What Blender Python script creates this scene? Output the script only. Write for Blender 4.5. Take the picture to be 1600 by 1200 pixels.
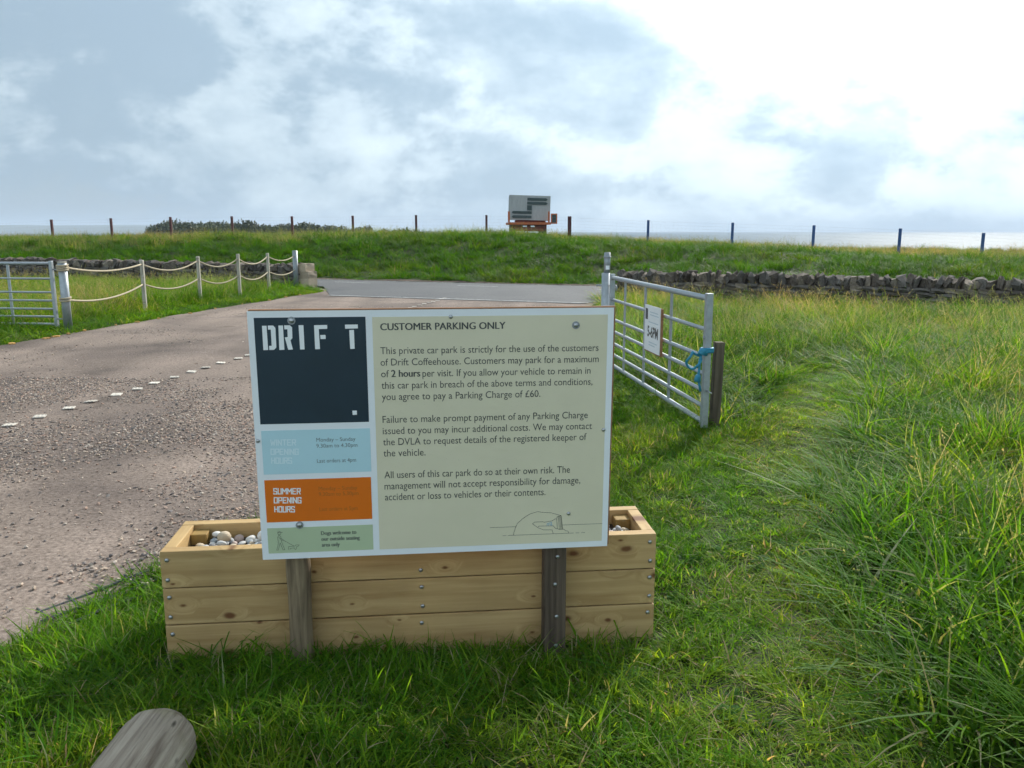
import bpy, bmesh, math, random
import numpy as np
from mathutils import Vector, Matrix

# ------------------------------------------------------------------ scene, camera, light
for o in list(bpy.data.objects):
    bpy.data.objects.remove(o)
scene = bpy.context.scene
C = scene.collection
R = math.radians
random.seed(7)
rng = np.random.default_rng(11)

CAM_H, F_PX, PITCH = 1.6, 1290.0, R(10.5)
cam_d = bpy.data.cameras.new('camera')
cam = bpy.data.objects.new('camera', cam_d)
C.objects.link(cam)
cam.location = (0, 0, CAM_H)
cam.rotation_euler = (R(90) - PITCH, 0, 0)
cam_d.sensor_width = 36
cam_d.lens = 36 * F_PX / 1600
cam_d.clip_start = 0.05
cam_d.clip_end = 20000
scene.camera = cam
scene.render.resolution_x, scene.render.resolution_y = 1024, 768

SUN_AZ, SUN_EL = R(30), R(33)          # azimuth to the right of the view direction (+Y)
sun_dir = Vector((math.sin(SUN_AZ) * math.cos(SUN_EL), math.cos(SUN_AZ) * math.cos(SUN_EL), math.sin(SUN_EL)))
sun_d = bpy.data.lights.new('sun', 'SUN')
sun_d.energy = 3.8
sun_d.angle = R(2.0)
sun_d.color = (1.0, 0.95, 0.86)
sun = bpy.data.objects.new('sun', sun_d)
C.objects.link(sun)
sun.rotation_euler = (-sun_dir).to_track_quat('-Z', 'Y').to_euler()

world = bpy.data.worlds.new('World')
scene.world = world
world.use_nodes = True


def build_world():
    nt = world.node_tree
    nt.nodes.clear()
    N, L = nt.nodes.new, nt.links.new

    def math_(op, a, b=None, clamp=False):
        n = N('ShaderNodeMath')
        n.operation = op
        n.use_clamp = clamp
        for i, v in enumerate((a, b)):
            if v is None:
                continue
            if isinstance(v, (int, float)):
                n.inputs[i].default_value = v
            else:
                L(v, n.inputs[i])
        return n.outputs[0]

    def vmath(op, a, b=None):
        n = N('ShaderNodeVectorMath')
        n.operation = op
        for i, v in enumerate((a, b)):
            if v is None:
                continue
            if isinstance(v, tuple):
                n.inputs[i].default_value = v
            else:
                L(v, n.inputs[i])
        return n

    def noise(vec, scale, detail, rough, dist=0.0):
        n = N('ShaderNodeTexNoise')
        n.inputs['Scale'].default_value = scale
        n.inputs['Detail'].default_value = detail
        n.inputs['Roughness'].default_value = rough
        n.inputs['Distortion'].default_value = dist
        L(vec, n.inputs['Vector'])
        return n.outputs[0]

    def ramp(fac, lo, hi):
        n = N('ShaderNodeMapRange')
        n.interpolation_type = 'SMOOTHSTEP'
        n.inputs[1].default_value = lo
        n.inputs[2].default_value = hi
        L(fac, n.inputs[0])
        return n.outputs[0]

    def mixc(f, a, b):
        n = N('ShaderNodeMix')
        n.data_type = 'RGBA'
        if isinstance(f, float):
            n.inputs[0].default_value = f
        else:
            L(f, n.inputs[0])
        for s, v in ((n.inputs[6], a), (n.inputs[7], b)):
            if isinstance(v, tuple):
                s.default_value = v
            else:
                L(v, s)
        return n.outputs[2]

    tc = N('ShaderNodeTexCoord')
    d = vmath('NORMALIZE', tc.outputs['Generated']).outputs[0]
    sep = N('ShaderNodeSeparateXYZ')
    L(d, sep.inputs[0])
    zz = math_('ADD', math_('MAXIMUM', sep.outputs[2], 0.0), 0.16)
    comb = N('ShaderNodeCombineXYZ')
    L(math_('DIVIDE', sep.outputs[0], zz), comb.inputs[0])
    L(math_('DIVIDE', sep.outputs[1], zz), comb.inputs[1])
    plane = comb.outputs[0]
    # heaped clouds: noise over direction, squashed in height
    sq = vmath('MULTIPLY', d, (1.0, 1.0, 1.7)).outputs[0]
    sq = vmath('ADD', sq, (3.1, 0.4, 0.25)).outputs[0]
    big = noise(plane, 0.30, 4, 0.5, 0.2)
    heap = noise(sq, 4.4, 12, 0.59, 0.08)
    heap2 = noise(vmath('ADD', sq, (0.03, 0.02, 0.085)).outputs[0], 4.4, 12, 0.59, 0.08)
    wisp = noise(plane, 1.1, 11, 0.64, 0.4)
    # lit edges: where the cloud thins towards the light above
    edge = math_('SUBTRACT', heap, heap2)
    sundot = vmath('DOT_PRODUCT', d, tuple(sun_dir)).outputs['Value']
    g = math_('MAXIMUM', sundot, 0.0)
    glow = math_('POWER', g, 3.5)
    glow2 = math_('POWER', g, 24.0)
    v = math_('MULTIPLY', ramp(heap, 0.45, 0.55), 0.20)
    v = math_('ADD', v, math_('MULTIPLY', heap, 0.50))
    v = math_('ADD', v, math_('MULTIPLY', ramp(big, 0.3, 0.7), 0.18))
    v = math_('ADD', v, math_('MULTIPLY', wisp, 0.20))
    v = math_('ADD', v, math_('MULTIPLY', edge, 1.3))
    v = math_('ADD', v, math_('MULTIPLY', glow, 0.56))
    # front-lit cloud behind the camera, brightness added here to light the notice board
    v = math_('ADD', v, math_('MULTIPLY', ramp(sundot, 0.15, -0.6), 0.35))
    # thicker cloud seen edge-on low over the horizon
    low = ramp(sep.outputs[2], 0.30, 0.0)
    v = math_('SUBTRACT', v, math_('MULTIPLY', low, 0.06), clamp=False)
    col = mixc(ramp(v, 0.38, 1.16), (0.31, 0.415, 0.51, 1), (0.625, 0.735, 0.80, 1))
    strength = math_('ADD', math_('MULTIPLY', glow, 0.55), 0.80)
    strength = math_('ADD', strength, math_('MULTIPLY', ramp(sundot, 0.15, -0.6), 0.62))  # added sky strength opposite the sun, brightens everything facing the camera
    strength = math_('ADD', strength, math_('MULTIPLY', glow2, 1.2))
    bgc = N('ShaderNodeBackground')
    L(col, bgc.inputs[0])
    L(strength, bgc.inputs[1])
    sky = N('ShaderNodeTexSky')
    sky.sky_type = 'NISHITA'
    sky.sun_disc = False
    sky.sun_elevation = SUN_EL
    sky.sun_rotation = SUN_AZ
    sky.air_density = 1.0
    sky.dust_density = 1.5
    bgs = N('ShaderNodeBackground')
    bgs.inputs[1].default_value = 0.08
    L(sky.outputs[0], bgs.inputs[0])
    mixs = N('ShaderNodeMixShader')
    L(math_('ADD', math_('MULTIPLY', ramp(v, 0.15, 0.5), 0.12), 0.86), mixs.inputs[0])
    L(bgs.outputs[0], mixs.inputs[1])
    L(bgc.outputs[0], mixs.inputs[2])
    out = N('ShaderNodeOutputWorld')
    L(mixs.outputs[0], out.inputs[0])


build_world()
vs = scene.view_settings
vs.view_transform = 'Standard'
vs.look = 'None'
vs.exposure = 0.6
vs.gamma = 1.0
vs.use_curve_mapping = False
scene.cycles.use_adaptive_sampling = True
scene.cycles.adaptive_threshold = 0.03
scene.cycles.adaptive_min_samples = 16
scene.cycles.max_bounces = 4
scene.cycles.diffuse_bounces = 2
scene.cycles.glossy_bounces = 2
scene.cycles.transmission_bounces = 2
scene.cycles.transparent_max_bounces = 4


# ------------------------------------------------------------------ helpers
def tag(o, label=None, cat=None, group=None, kind=None):
    if label: o['label'] = label
    if cat: o['category'] = cat
    if group: o['group'] = group
    if kind: o['kind'] = kind
    return o


def empty(name, loc=(0, 0, 0), rz=0.0):
    o = bpy.data.objects.new(name, None)
    o.empty_display_size = 0.1
    C.objects.link(o)
    o.location = loc
    o.rotation_euler = (0, 0, rz)
    return o


def link_mesh(name, me, parent=None, mat=None):
    o = bpy.data.objects.new(name, me)
    if mat is not None and not me.materials:
        me.materials.append(mat)
    C.objects.link(o)
    if parent is not None:
        o.parent = parent
    return o


class MB:
    """collects shapes into one mesh"""
    def __init__(s):
        s.v, s.f = [], []

    def add(s, vs_, fs_):
        n = len(s.v)
        s.v += [tuple(p) for p in vs_]
        s.f += [tuple(i + n for i in f) for f in fs_]
        return s

    def box(s, x0, x1, y0, y1, z0, z1):
        return s.add([(x0, y0, z0), (x1, y0, z0), (x1, y1, z0), (x0, y1, z0), (x0, y0, z1), (x1, y0, z1), (x1, y1, z1), (x0, y1, z1)],
                     [(0, 3, 2, 1), (4, 5, 6, 7), (0, 1, 5, 4), (1, 2, 6, 5), (2, 3, 7, 6), (3, 0, 4, 7)])

    def tube(s, pts, r, n=8, cap=True, radii=None):
        pts = [Vector(p) for p in pts]
        rings = []
        prev = None
        for i, p in enumerate(pts):
            t = (pts[min(i + 1, len(pts) - 1)] - pts[max(i - 1, 0)]).normalized()
            if prev is None:
                a = Vector((0, 0, 1)) if abs(t.z) < 0.9 else Vector((1, 0, 0))
                u = t.cross(a).normalized()
            else:
                u = (prev - t * prev.dot(t)).normalized()
            prev = u
            w = t.cross(u)
            rr = radii[i] if radii else r
            rings.append([p + (u * math.cos(2 * math.pi * k / n) + w * math.sin(2 * math.pi * k / n)) * rr for k in range(n)])
        vs_ = [q for ring in rings for q in ring]
        fs_ = []
        for i in range(len(pts) - 1):
            for k in range(n):
                k2 = (k + 1) % n
                fs_.append((i * n + k, i * n + k2, (i + 1) * n + k2, (i + 1) * n + k))
        if cap:
            fs_.append(tuple(range(n - 1, -1, -1)))
            fs_.append(tuple((len(pts) - 1) * n + k for k in range(n)))
        return s.add(vs_, fs_)

    def build(s, name, mat, parent=None, smooth=False, bevel=0.0):
        me = s.mesh(name, mat, smooth)
        o = link_mesh(name, me, parent)
        if bevel:
            m = o.modifiers.new('bevel', 'BEVEL')
            m.width = bevel
            m.segments = 2
            m.limit_method = 'ANGLE'
        return o

    def mesh(s, name, mat, smooth=False):
        me = bpy.data.meshes.new(name)
        me.from_pydata(s.v, [], s.f)
        me.materials.append(mat)
        bm = bmesh.new()
        bm.from_mesh(me)
        bmesh.ops.recalc_face_normals(bm, faces=bm.faces)
        bm.to_mesh(me)
        bm.free()
        if smooth:
            me.polygons.foreach_set('use_smooth', [True] * len(me.polygons))
        me.update()
        return me


# value noise on arrays
_perm = np.random.default_rng(5).random((256, 256))


def vnoise(x, y):
    x = np.asarray(x, float); y = np.asarray(y, float)
    xi, yi = np.floor(x).astype(int), np.floor(y).astype(int)
    fx, fy = x - xi, y - yi
    fx, fy = fx * fx * (3 - 2 * fx), fy * fy * (3 - 2 * fy)
    a = _perm[xi & 255, yi & 255]; b = _perm[(xi + 1) & 255, yi & 255]
    c = _perm[xi & 255, (yi + 1) & 255]; d = _perm[(xi + 1) & 255, (yi + 1) & 255]
    return (a * (1 - fx) + b * fx) * (1 - fy) + (c * (1 - fx) + d * fx) * fy


def fbm(x, y, o=4):
    s, a, t = 0, 0.5, 0
    for k in range(o):
        s = s + a * vnoise(np.asarray(x) * 2 ** k + 17 * k, np.asarray(y) * 2 ** k + 31 * k); t += a; a *= 0.5
    return s / t


def sstep(a, b, x):
    t = np.clip((np.asarray(x, float) - a) / (b - a), 0, 1)
    return t * t * (3 - 2 * t)


# ------------------------------------------------------------------ materials
def new_mat(name):
    m = bpy.data.materials.new(name)
    m.use_nodes = True
    nt = m.node_tree
    bsdf = nt.nodes['Principled BSDF']
    return m, nt, bsdf


def simple(name, col, rough=0.6, metal=0.0, var=0.0, scale=20.0, bump=0.0, spec=0.5, col2=None, stretch=None, per_object=0.0):
    """principled with noise variation between col and col2 and fine relief"""
    m, nt, b = new_mat(name)
    N, L = nt.nodes.new, nt.links.new
    b.inputs['Roughness'].default_value = rough
    b.inputs['Metallic'].default_value = metal
    b.inputs['Specular IOR Level'].default_value = spec
    col = tuple(col) + (1,)
    tc = N('ShaderNodeTexCoord')
    vec = tc.outputs['Object']
    oi = N('ShaderNodeObjectInfo')
    ad = N('ShaderNodeVectorMath'); ad.operation = 'ADD'
    mu = N('ShaderNodeMath'); mu.operation = 'MULTIPLY'; mu.inputs[1].default_value = 37.0
    L(oi.outputs['Random'], mu.inputs[0])
    L(vec, ad.inputs[0]); L(mu.outputs[0], ad.inputs[1])
    vec = ad.outputs[0]
    if stretch:
        mp = N('ShaderNodeMapping'); mp.inputs['Scale'].default_value = stretch
        L(vec, mp.inputs[0]); vec = mp.outputs[0]
    n = N('ShaderNodeTexNoise'); n.inputs['Scale'].default_value = scale; n.inputs['Detail'].default_value = 7
    n.inputs['Roughness'].default_value = 0.62
    L(vec, n.inputs['Vector'])
    mr = N('ShaderNodeMapRange'); mr.inputs[1].default_value = 0.3; mr.inputs[2].default_value = 0.7
    L(n.outputs[0], mr.inputs[0])
    mx = N('ShaderNodeMix'); mx.data_type = 'RGBA'
    if col2 is None:
        col2 = tuple(c * (1 - var) for c in col[:3])
    mx.inputs[6].default_value = col
    mx.inputs[7].default_value = tuple(col2) + (1,)
    L(mr.outputs[0], mx.inputs[0])
    cur = mx.outputs[2]
    if per_object:
        hs = N('ShaderNodeHueSaturation')
        m2 = N('ShaderNodeMapRange'); m2.inputs[3].default_value = 1 - per_object; m2.inputs[4].default_value = 1 + per_object
        L(oi.outputs['Random'], m2.inputs[0]); L(m2.outputs[0], hs.inputs['Value']); L(cur, hs.inputs['Color'])
        cur = hs.outputs[0]
    L(cur, b.inputs['Base Color'])
    if bump:
        bp = N('ShaderNodeBump'); bp.inputs['Strength'].default_value = bump; bp.inputs['Distance'].default_value = 0.01
        L(n.outputs[0], bp.inputs['Height']); L(bp.outputs[0], b.inputs['Normal'])
    return m


def wood(name, c1, c2, knot, scale=1.0, rough=0.65, knots=True, axis='X', crack=0.0, depth=None):
    m, nt, b = new_mat(name)
    N, L = nt.nodes.new, nt.links.new
    b.inputs['Roughness'].default_value = rough
    b.inputs['Specular IOR Level'].default_value = 0.25
    tc = N('ShaderNodeTexCoord'); oi = N('ShaderNodeObjectInfo')
    mu = N('ShaderNodeMath'); mu.operation = 'MULTIPLY'; mu.inputs[1].default_value = 53.0
    L(oi.outputs['Random'], mu.inputs[0])
    ad = N('ShaderNodeVectorMath'); ad.operation = 'ADD'
    L(tc.outputs['Object'], ad.inputs[0]); L(mu.outputs[0], ad.inputs[1])
    along = {'X': 0, 'Y': 1, 'Z': 2}[axis]
    # knots: sparse cells
    ks = [11.0, 11.0, 11.0]; ks[along] = 6.0
    if depth: ks['XYZ'.index(depth)] = 0.3
    mk = N('ShaderNodeMapping'); mk.inputs['Scale'].default_value = ks
    L(ad.outputs[0], mk.inputs[0])
    msx = N('ShaderNodeSeparateXYZ'); L(mk.outputs[0], msx.inputs[0])
    mcx = N('ShaderNodeCombineXYZ')
    ac = [i for i in range(3) if i != along and (depth is None or i != 'XYZ'.index(depth))][-1]
    L(msx.outputs[along], mcx.inputs[0]); L(msx.outputs[ac], mcx.inputs[1])
    vo = N('ShaderNodeTexVoronoi'); vo.voronoi_dimensions = '2D'; vo.inputs['Scale'].default_value = 1.0 * scale; vo.inputs['Randomness'].default_value = 1.0
    L(mcx.outputs[0], vo.inputs['Vector'])
    kd = N('ShaderNodeMapRange'); kd.interpolation_type = 'SMOOTHSTEP'
    kd.inputs[1].default_value = 0.24; kd.inputs[2].default_value = 0.10
    vsx = N('ShaderNodeSeparateColor'); L(vo.outputs['Color'], vsx.inputs[0])
    ksz = N('ShaderNodeMapRange'); ksz.inputs[3].default_value = 2.0; ksz.inputs[4].default_value = 0.7
    L(vsx.outputs[1], ksz.inputs[0])
    kdm = N('ShaderNodeMath'); kdm.operation = 'MULTIPLY'
    kno = N('ShaderNodeTexNoise'); kno.inputs['Scale'].default_value = 30.0; L(ad.outputs[0], kno.inputs['Vector'])
    kna = N('ShaderNodeMath'); kna.operation = 'MULTIPLY_ADD'; kna.inputs[1].default_value = 0.09; L(kno.outputs[0], kna.inputs[0]); L(vo.outputs['Distance'], kna.inputs[2])
    L(kna.outputs[0], kdm.inputs[0]); L(ksz.outputs[0], kdm.inputs[1])
    L(kdm.outputs[0], kd.inputs[0])
    kgt = N('ShaderNodeMath'); kgt.operation = 'GREATER_THAN'; kgt.inputs[1].default_value = 0.62
    L(vsx.outputs[0], kgt.inputs[0])
    kw = N('ShaderNodeMapRange'); kw.interpolation_type = 'SMOOTHSTEP'
    kw.inputs[1].default_value = 0.55; kw.inputs[2].default_value = 0.05
    L(vo.outputs['Distance'], kw.inputs[0])
    # grain, bent round the knots
    gs = [26.0, 26.0, 26.0]; gs[along] = 1.3
    mg = N('ShaderNodeMapping'); mg.inputs['Scale'].default_value = gs
    L(ad.outputs[0], mg.inputs[0])
    bend = N('ShaderNodeVectorMath'); bend.operation = 'ADD'
    bk0 = N('ShaderNodeMath'); bk0.operation = 'MULTIPLY'; L(kw.outputs[0], bk0.inputs[0]); L(kgt.outputs[0], bk0.inputs[1])
    bk = N('ShaderNodeMath'); bk.operation = 'MULTIPLY'; bk.inputs[1].default_value = 1.3 if knots else 0.0
    L(bk0.outputs[0], bk.inputs[0]); L(mg.outputs[0], bend.inputs[0]); L(bk.outputs[0], bend.inputs[1])
    n = N('ShaderNodeTexNoise'); n.inputs['Scale'].default_value = 1.0 * scale; n.inputs['Detail'].default_value = 6
    n.inputs['Roughness'].default_value = 0.6; n.inputs['Distortion'].default_value = 0.5
    L(bend.outputs[0], n.inputs['Vector'])
    blot = N('ShaderNodeTexNoise'); blot.inputs['Scale'].default_value = 3.0; blot.inputs['Detail'].default_value = 4
    L(ad.outputs[0], blot.inputs['Vector'])
    mr = N('ShaderNodeMapRange'); mr.inputs[1].default_value = 0.34; mr.inputs[2].default_value = 0.68
    L(n.outputs[0], mr.inputs[0])
    mx = N('ShaderNodeMix'); mx.data_type = 'RGBA'
    mx.inputs[6].default_value = tuple(c1) + (1,); mx.inputs[7].default_value = tuple(c2) + (1,)
    L(mr.outputs[0], mx.inputs[0])
    hs = N('ShaderNodeHueSaturation')
    vr = N('ShaderNodeMapRange'); vr.inputs[1].default_value = 0.3; vr.inputs[2].default_value = 0.7
    vr.inputs[3].default_value = 0.86; vr.inputs[4].default_value = 1.12
    L(blot.outputs[0], vr.inputs[0]); L(vr.outputs[0], hs.inputs['Value']); L(mx.outputs[2], hs.inputs['Color'])
    cur = hs.outputs[0]
    if knots:
        mk2 = N('ShaderNodeMix'); mk2.data_type = 'RGBA'
        mk2.inputs[7].default_value = tuple(knot) + (1,)
        # only some cells carry a knot
        sx = N('ShaderNodeSeparateColor'); L(vo.outputs['Color'], sx.inputs[0])
        gt = N('ShaderNodeMath'); gt.operation = 'GREATER_THAN'; gt.inputs[1].default_value = 0.62
        L(sx.outputs[0], gt.inputs[0])
        km = N('ShaderNodeMath'); km.operation = 'MULTIPLY'
        L(kd.outputs[0], km.inputs[0]); L(gt.outputs[0], km.inputs[1])
        k9 = N('ShaderNodeMath'); k9.operation = 'MULTIPLY'; k9.inputs[1].default_value = 0.95
        L(km.outputs[0], k9.inputs[0]); L(k9.outputs[0], mk2.inputs[0])
        L(cur, mk2.inputs[6])
        cur = mk2.outputs[2]
    L(cur, b.inputs['Base Color'])
    bp = N('ShaderNodeBump'); bp.inputs['Strength'].default_value = 0.25 + crack; bp.inputs['Distance'].default_value = 0.003 + 0.01 * crack
    L(n.outputs[0], bp.inputs['Height']); L(bp.outputs[0], b.inputs['Normal'])
    return m


def leaf_mat(name, rough=0.55, trans=0.48):
    m, nt, b = new_mat(name)
    N, L = nt.nodes.new, nt.links.new
    a = N('ShaderNodeAttribute'); a.attribute_name = 'col'
    t = N('ShaderNodeAttribute'); t.attribute_type = 'INSTANCER'; t.attribute_name = 'tint'
    mx = N('ShaderNodeMix'); mx.data_type = 'RGBA'; mx.blend_type = 'MULTIPLY'; mx.inputs[0].default_value = 1.0
    L(a.outputs['Color'], mx.inputs[6]); L(t.outputs['Vector'], mx.inputs[7])
    L(mx.outputs[2], b.inputs['Base Color'])
    b.inputs['Roughness'].default_value = rough
    b.inputs['Specular IOR Level'].default_value = 0.06
    tr = N('ShaderNodeBsdfTranslucent')
    br = N('ShaderNodeMix'); br.data_type = 'RGBA'; br.blend_type = 'MULTIPLY'; br.inputs[0].default_value = 1.0
    br.inputs[7].default_value = (1.9, 1.75, 0.6, 1)
    L(mx.outputs[2], br.inputs[6]); L(br.outputs[2], tr.inputs[0])
    ms = N('ShaderNodeMixShader'); ms.inputs[0].default_value = trans
    L(b.outputs[0], ms.inputs[1]); L(tr.outputs[0], ms.inputs[2])
    L(ms.outputs[0], nt.nodes['Material Output'].inputs[0])
    return m


def ramp_mat(name, stops, scale, detail=8, rough=0.9, bump=0.4, dist=0.02, scale2=None, cols2=None, spec=0.2):
    """ground-like: colour ramp over noise, plus a second broad noise that blends to cols2"""
    m, nt, b = new_mat(name)
    N, L = nt.nodes.new, nt.links.new
    b.inputs['Roughness'].default_value = rough
    b.inputs['Specular IOR Level'].default_value = spec
    tc = N('ShaderNodeTexCoord')
    n = N('ShaderNodeTexNoise'); n.inputs['Scale'].default_value = scale; n.inputs['Detail'].default_value = detail
    n.inputs['Roughness'].default_value = 0.65
    L(tc.outputs['Object'], n.inputs['Vector'])
    cr = N('ShaderNodeValToRGB')
    e = cr.color_ramp.elements
    e[0].position, e[0].color = stops[0][0], tuple(stops[0][1]) + (1,)
    e[1].position, e[1].color = stops[-1][0], tuple(stops[-1][1]) + (1,)
    for p, c in stops[1:-1]:
        k = e.new(p); k.color = tuple(c) + (1,)
    L(n.outputs[0], cr.inputs[0])
    cur = cr.outputs[0]
    if scale2:
        n2 = N('ShaderNodeTexNoise'); n2.inputs['Scale'].default_value = scale2; n2.inputs['Detail'].default_value = 5
        n2.inputs['Distortion'].default_value = 0.6
        L(tc.outputs['Object'], n2.inputs['Vector'])
        mr = N('ShaderNodeMapRange'); mr.inputs[1].default_value = 0.42; mr.inputs[2].default_value = 0.62
        L(n2.outputs[0], mr.inputs[0])
        mx = N('ShaderNodeMix'); mx.data_type = 'RGBA'; mx.blend_type = 'MULTIPLY'
        L(mr.outputs[0], mx.inputs[0]); L(cur, mx.inputs[6]); mx.inputs[7].default_value = tuple(cols2) + (1,)
        cur = mx.outputs[2]
    L(cur, b.inputs['Base Color'])
    bp = N('ShaderNodeBump'); bp.inputs['Strength'].default_value = bump; bp.inputs['Distance'].default_value = dist
    L(n.outputs[0], bp.inputs['Height']); L(bp.outputs[0], b.inputs['Normal'])
    return m


M = {}
M['pine'] = wood('pine', (0.50, 0.345, 0.16), (0.345, 0.215, 0.088), (0.13, 0.05, 0.018), depth='Y')
M['pine_end'] = wood('pine_side', (0.50, 0.345, 0.16), (0.345, 0.215, 0.088), (0.13, 0.05, 0.018), axis='Y', depth='X')
M['stained_block'] = wood('stained_block', (0.34, 0.22, 0.07), (0.24, 0.15, 0.05), (0.1, 0.05, 0.02), axis='Z', knots=False)
M['grey_post'] = wood('grey_post', (0.31, 0.235, 0.145), (0.085, 0.062, 0.04), (0.04, 0.035, 0.03), axis='Z', knots=False, scale=1.4, rough=0.9, crack=0.4)
M['dark_post'] = wood('dark_post', (0.14, 0.105, 0.075), (0.05, 0.037, 0.027), (0.03, 0.025, 0.02), axis='Z', knots=False, scale=1.4, rough=0.9, crack=0.4)
M['brown_post'] = wood('brown_post', (0.15, 0.125, 0.09), (0.07, 0.056, 0.04), (0.03, 0.02, 0.015), axis='Z', knots=False, scale=1.4, rough=0.9, crack=0.3)
M['pale_post'] = wood('pale_post', (0.48, 0.45, 0.38), (0.34, 0.31, 0.25), (0.15, 0.12, 0.08), axis='Z', rough=0.85)
M['log'] = wood('driftwood', (0.48, 0.40, 0.31), (0.16, 0.115, 0.085), (0.05, 0.04, 0.03), axis='Y', scale=1.5, rough=0.9, crack=0.9, knots=False)
def age_log(m):
    nt = m.node_tree; N, L = nt.nodes.new, nt.links.new
    b = nt.nodes['Principled BSDF']
    src = b.inputs['Base Color'].links[0].from_socket
    tc = N('ShaderNodeTexCoord')
    mp = N('ShaderNodeMapping'); mp.inputs['Scale'].default_value = (26, 11, 26); L(tc.outputs['Object'], mp.inputs[0])
    vo = N('ShaderNodeTexVoronoi'); vo.inputs['Scale'].default_value = 1.0; L(mp.outputs[0], vo.inputs['Vector'])
    mr = N('ShaderNodeMapRange'); mr.inputs[1].default_value = 0.26; mr.inputs[2].default_value = 0.14; L(vo.outputs['Distance'], mr.inputs[0])
    sx = N('ShaderNodeSeparateColor'); L(vo.outputs['Color'], sx.inputs[0])
    gt = N('ShaderNodeMath'); gt.operation = 'GREATER_THAN'; gt.inputs[1].default_value = 0.6; L(sx.outputs[0], gt.inputs[0])
    mu = N('ShaderNodeMath'); mu.operation = 'MULTIPLY'; L(mr.outputs[0], mu.inputs[0]); L(gt.outputs[0], mu.inputs[1])
    n = N('ShaderNodeTexNoise'); n.inputs['Scale'].default_value = 7; n.inputs['Detail'].default_value = 6; L(tc.outputs['Object'], n.inputs['Vector'])
    m2 = N('ShaderNodeMapRange'); m2.inputs[1].default_value = 0.52; m2.inputs[2].default_value = 0.68; m2.inputs[4].default_value = 0.55; L(n.outputs[0], m2.inputs[0])
    x1 = N('ShaderNodeMix'); x1.data_type = 'RGBA'; L(m2.outputs[0], x1.inputs[0]); L(src, x1.inputs[6]); x1.inputs[7].default_value = (0.20, 0.18, 0.08, 1)
    x2 = N('ShaderNodeMix'); x2.data_type = 'RGBA'; L(mu.outputs[0], x2.inputs[0]); L(x1.outputs[2], x2.inputs[6]); x2.inputs[7].default_value = (0.05, 0.038, 0.03, 1)
    L(x2.outputs[2], b.inputs['Base Color'])


age_log(M['log'])
M['ply'] = wood('plywood_edge', (0.36, 0.19, 0.10), (0.22, 0.11, 0.06), (0.1, 0.05, 0.03), knots=False, rough=0.8)
M['galv'] = simple('galvanised_steel', (0.40, 0.435, 0.46), 0.5, 0.5, 0.22, 25, 0.05)
M['galv_dull'] = simple('dull_galvanised_steel', (0.34, 0.365, 0.385), 0.55, 0.5, 0.25, 18, 0.05)
M['screw'] = simple('zinc_screw', (0.45, 0.46, 0.47), 0.35, 0.85, 0.2, 200)
M['rust'] = simple('rusty_steel', (0.30, 0.15, 0.08), 0.8, 0.2, 0.5, 30, 0.2)
M['white_al'] = simple('white_sign_face', (0.80, 0.83, 0.86), 0.35, 0, 0.05, 6)
M['beige'] = simple('beige_print', (0.69, 0.64, 0.475), 0.38, 0, 0.06, 5)
M['navy'] = simple('navy_print', (0.018, 0.038, 0.058), 0.35, 0, 0.2, 5)
M['ice'] = simple('pale_blue_print', (0.47, 0.69, 0.76), 0.38, 0, 0.06, 5)
M['orange'] = simple('orange_print', (0.74, 0.165, 0.008), 0.38, 0, 0.1, 5)
M['sage'] = simple('sage_green_print', (0.46, 0.55, 0.36), 0.38, 0, 0.06, 5)
M['ink'] = simple('dark_ink', (0.055, 0.06, 0.06), 0.5)
M['ink_soft'] = simple('faded_ink', (0.15, 0.18, 0.19), 0.5)
M['ink_sage'] = simple('soft_green_ink', (0.14, 0.16, 0.13), 0.5)
M['ink_brown'] = simple('faded_brown_ink', (0.40, 0.12, 0.02), 0.5)
M['ink_ice'] = simple('faded_pale_ink', (0.64, 0.79, 0.84), 0.5)
M['ink_faint'] = simple('faint_notice_ink', (0.50, 0.58, 0.64), 0.5)
M['ink_blue'] = simple('blue_ink', (0.25, 0.42, 0.55), 0.5)
M['white_ink'] = simple('white_ink', (0.82, 0.84, 0.85), 0.45)
M['rope'] = simple('natural_rope', (0.50, 0.42, 0.29), 0.9, 0, 0.35, 90, 0.5)
M['blue_rope'] = simple('blue_polyrope', (0.03, 0.27, 0.42), 0.55, 0, 0.35, 120, 0.4)
M['stone_a'] = simple('wall_stone_grey', (0.16, 0.14, 0.12), 0.95, 0, 0, 9, 0.8, col2=(0.07, 0.062, 0.056), per_object=0.35, spec=0.2)
M['stone_b'] = simple('wall_stone_lichen', (0.26, 0.22, 0.17), 0.95, 0, 0, 8, 0.8, col2=(0.11, 0.085, 0.07), per_object=0.35, spec=0.2)
M['stone_c'] = simple('wall_stone_brown', (0.15, 0.12, 0.095), 0.95, 0, 0, 9, 0.8, col2=(0.065, 0.055, 0.048), per_object=0.35, spec=0.2)
M['core'] = simple('wall_core', (0.035, 0.03, 0.027), 1.0, 0, 0.3, 8)
M['sandstone'] = simple('pale_sandstone', (0.52, 0.43, 0.32), 0.9, 0, 0, 10, 0.5, col2=(0.36, 0.27, 0.19), per_object=0.2)
M['red_post'] = simple('dark_red_post', (0.10, 0.028, 0.03), 0.75, 0, 0.4, 12, per_object=0.2)
M['lens_fringed_post'] = simple('lens_fringed_post', (0.03, 0.11, 0.32), 0.7, 0, 0.4, 12, per_object=0.2)  # blue lens colour fringing put into the base colour of these posts
M['wire'] = simple('fence_wire', (0.32, 0.34, 0.36), 0.5, 0.6)
M['trailer_grey'] = simple('weathered_grey_board', (0.42, 0.425, 0.42), 0.8, 0, 0.25, 4, col2=(0.33, 0.34, 0.34), stretch=(4, 4, 0.6))
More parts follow.
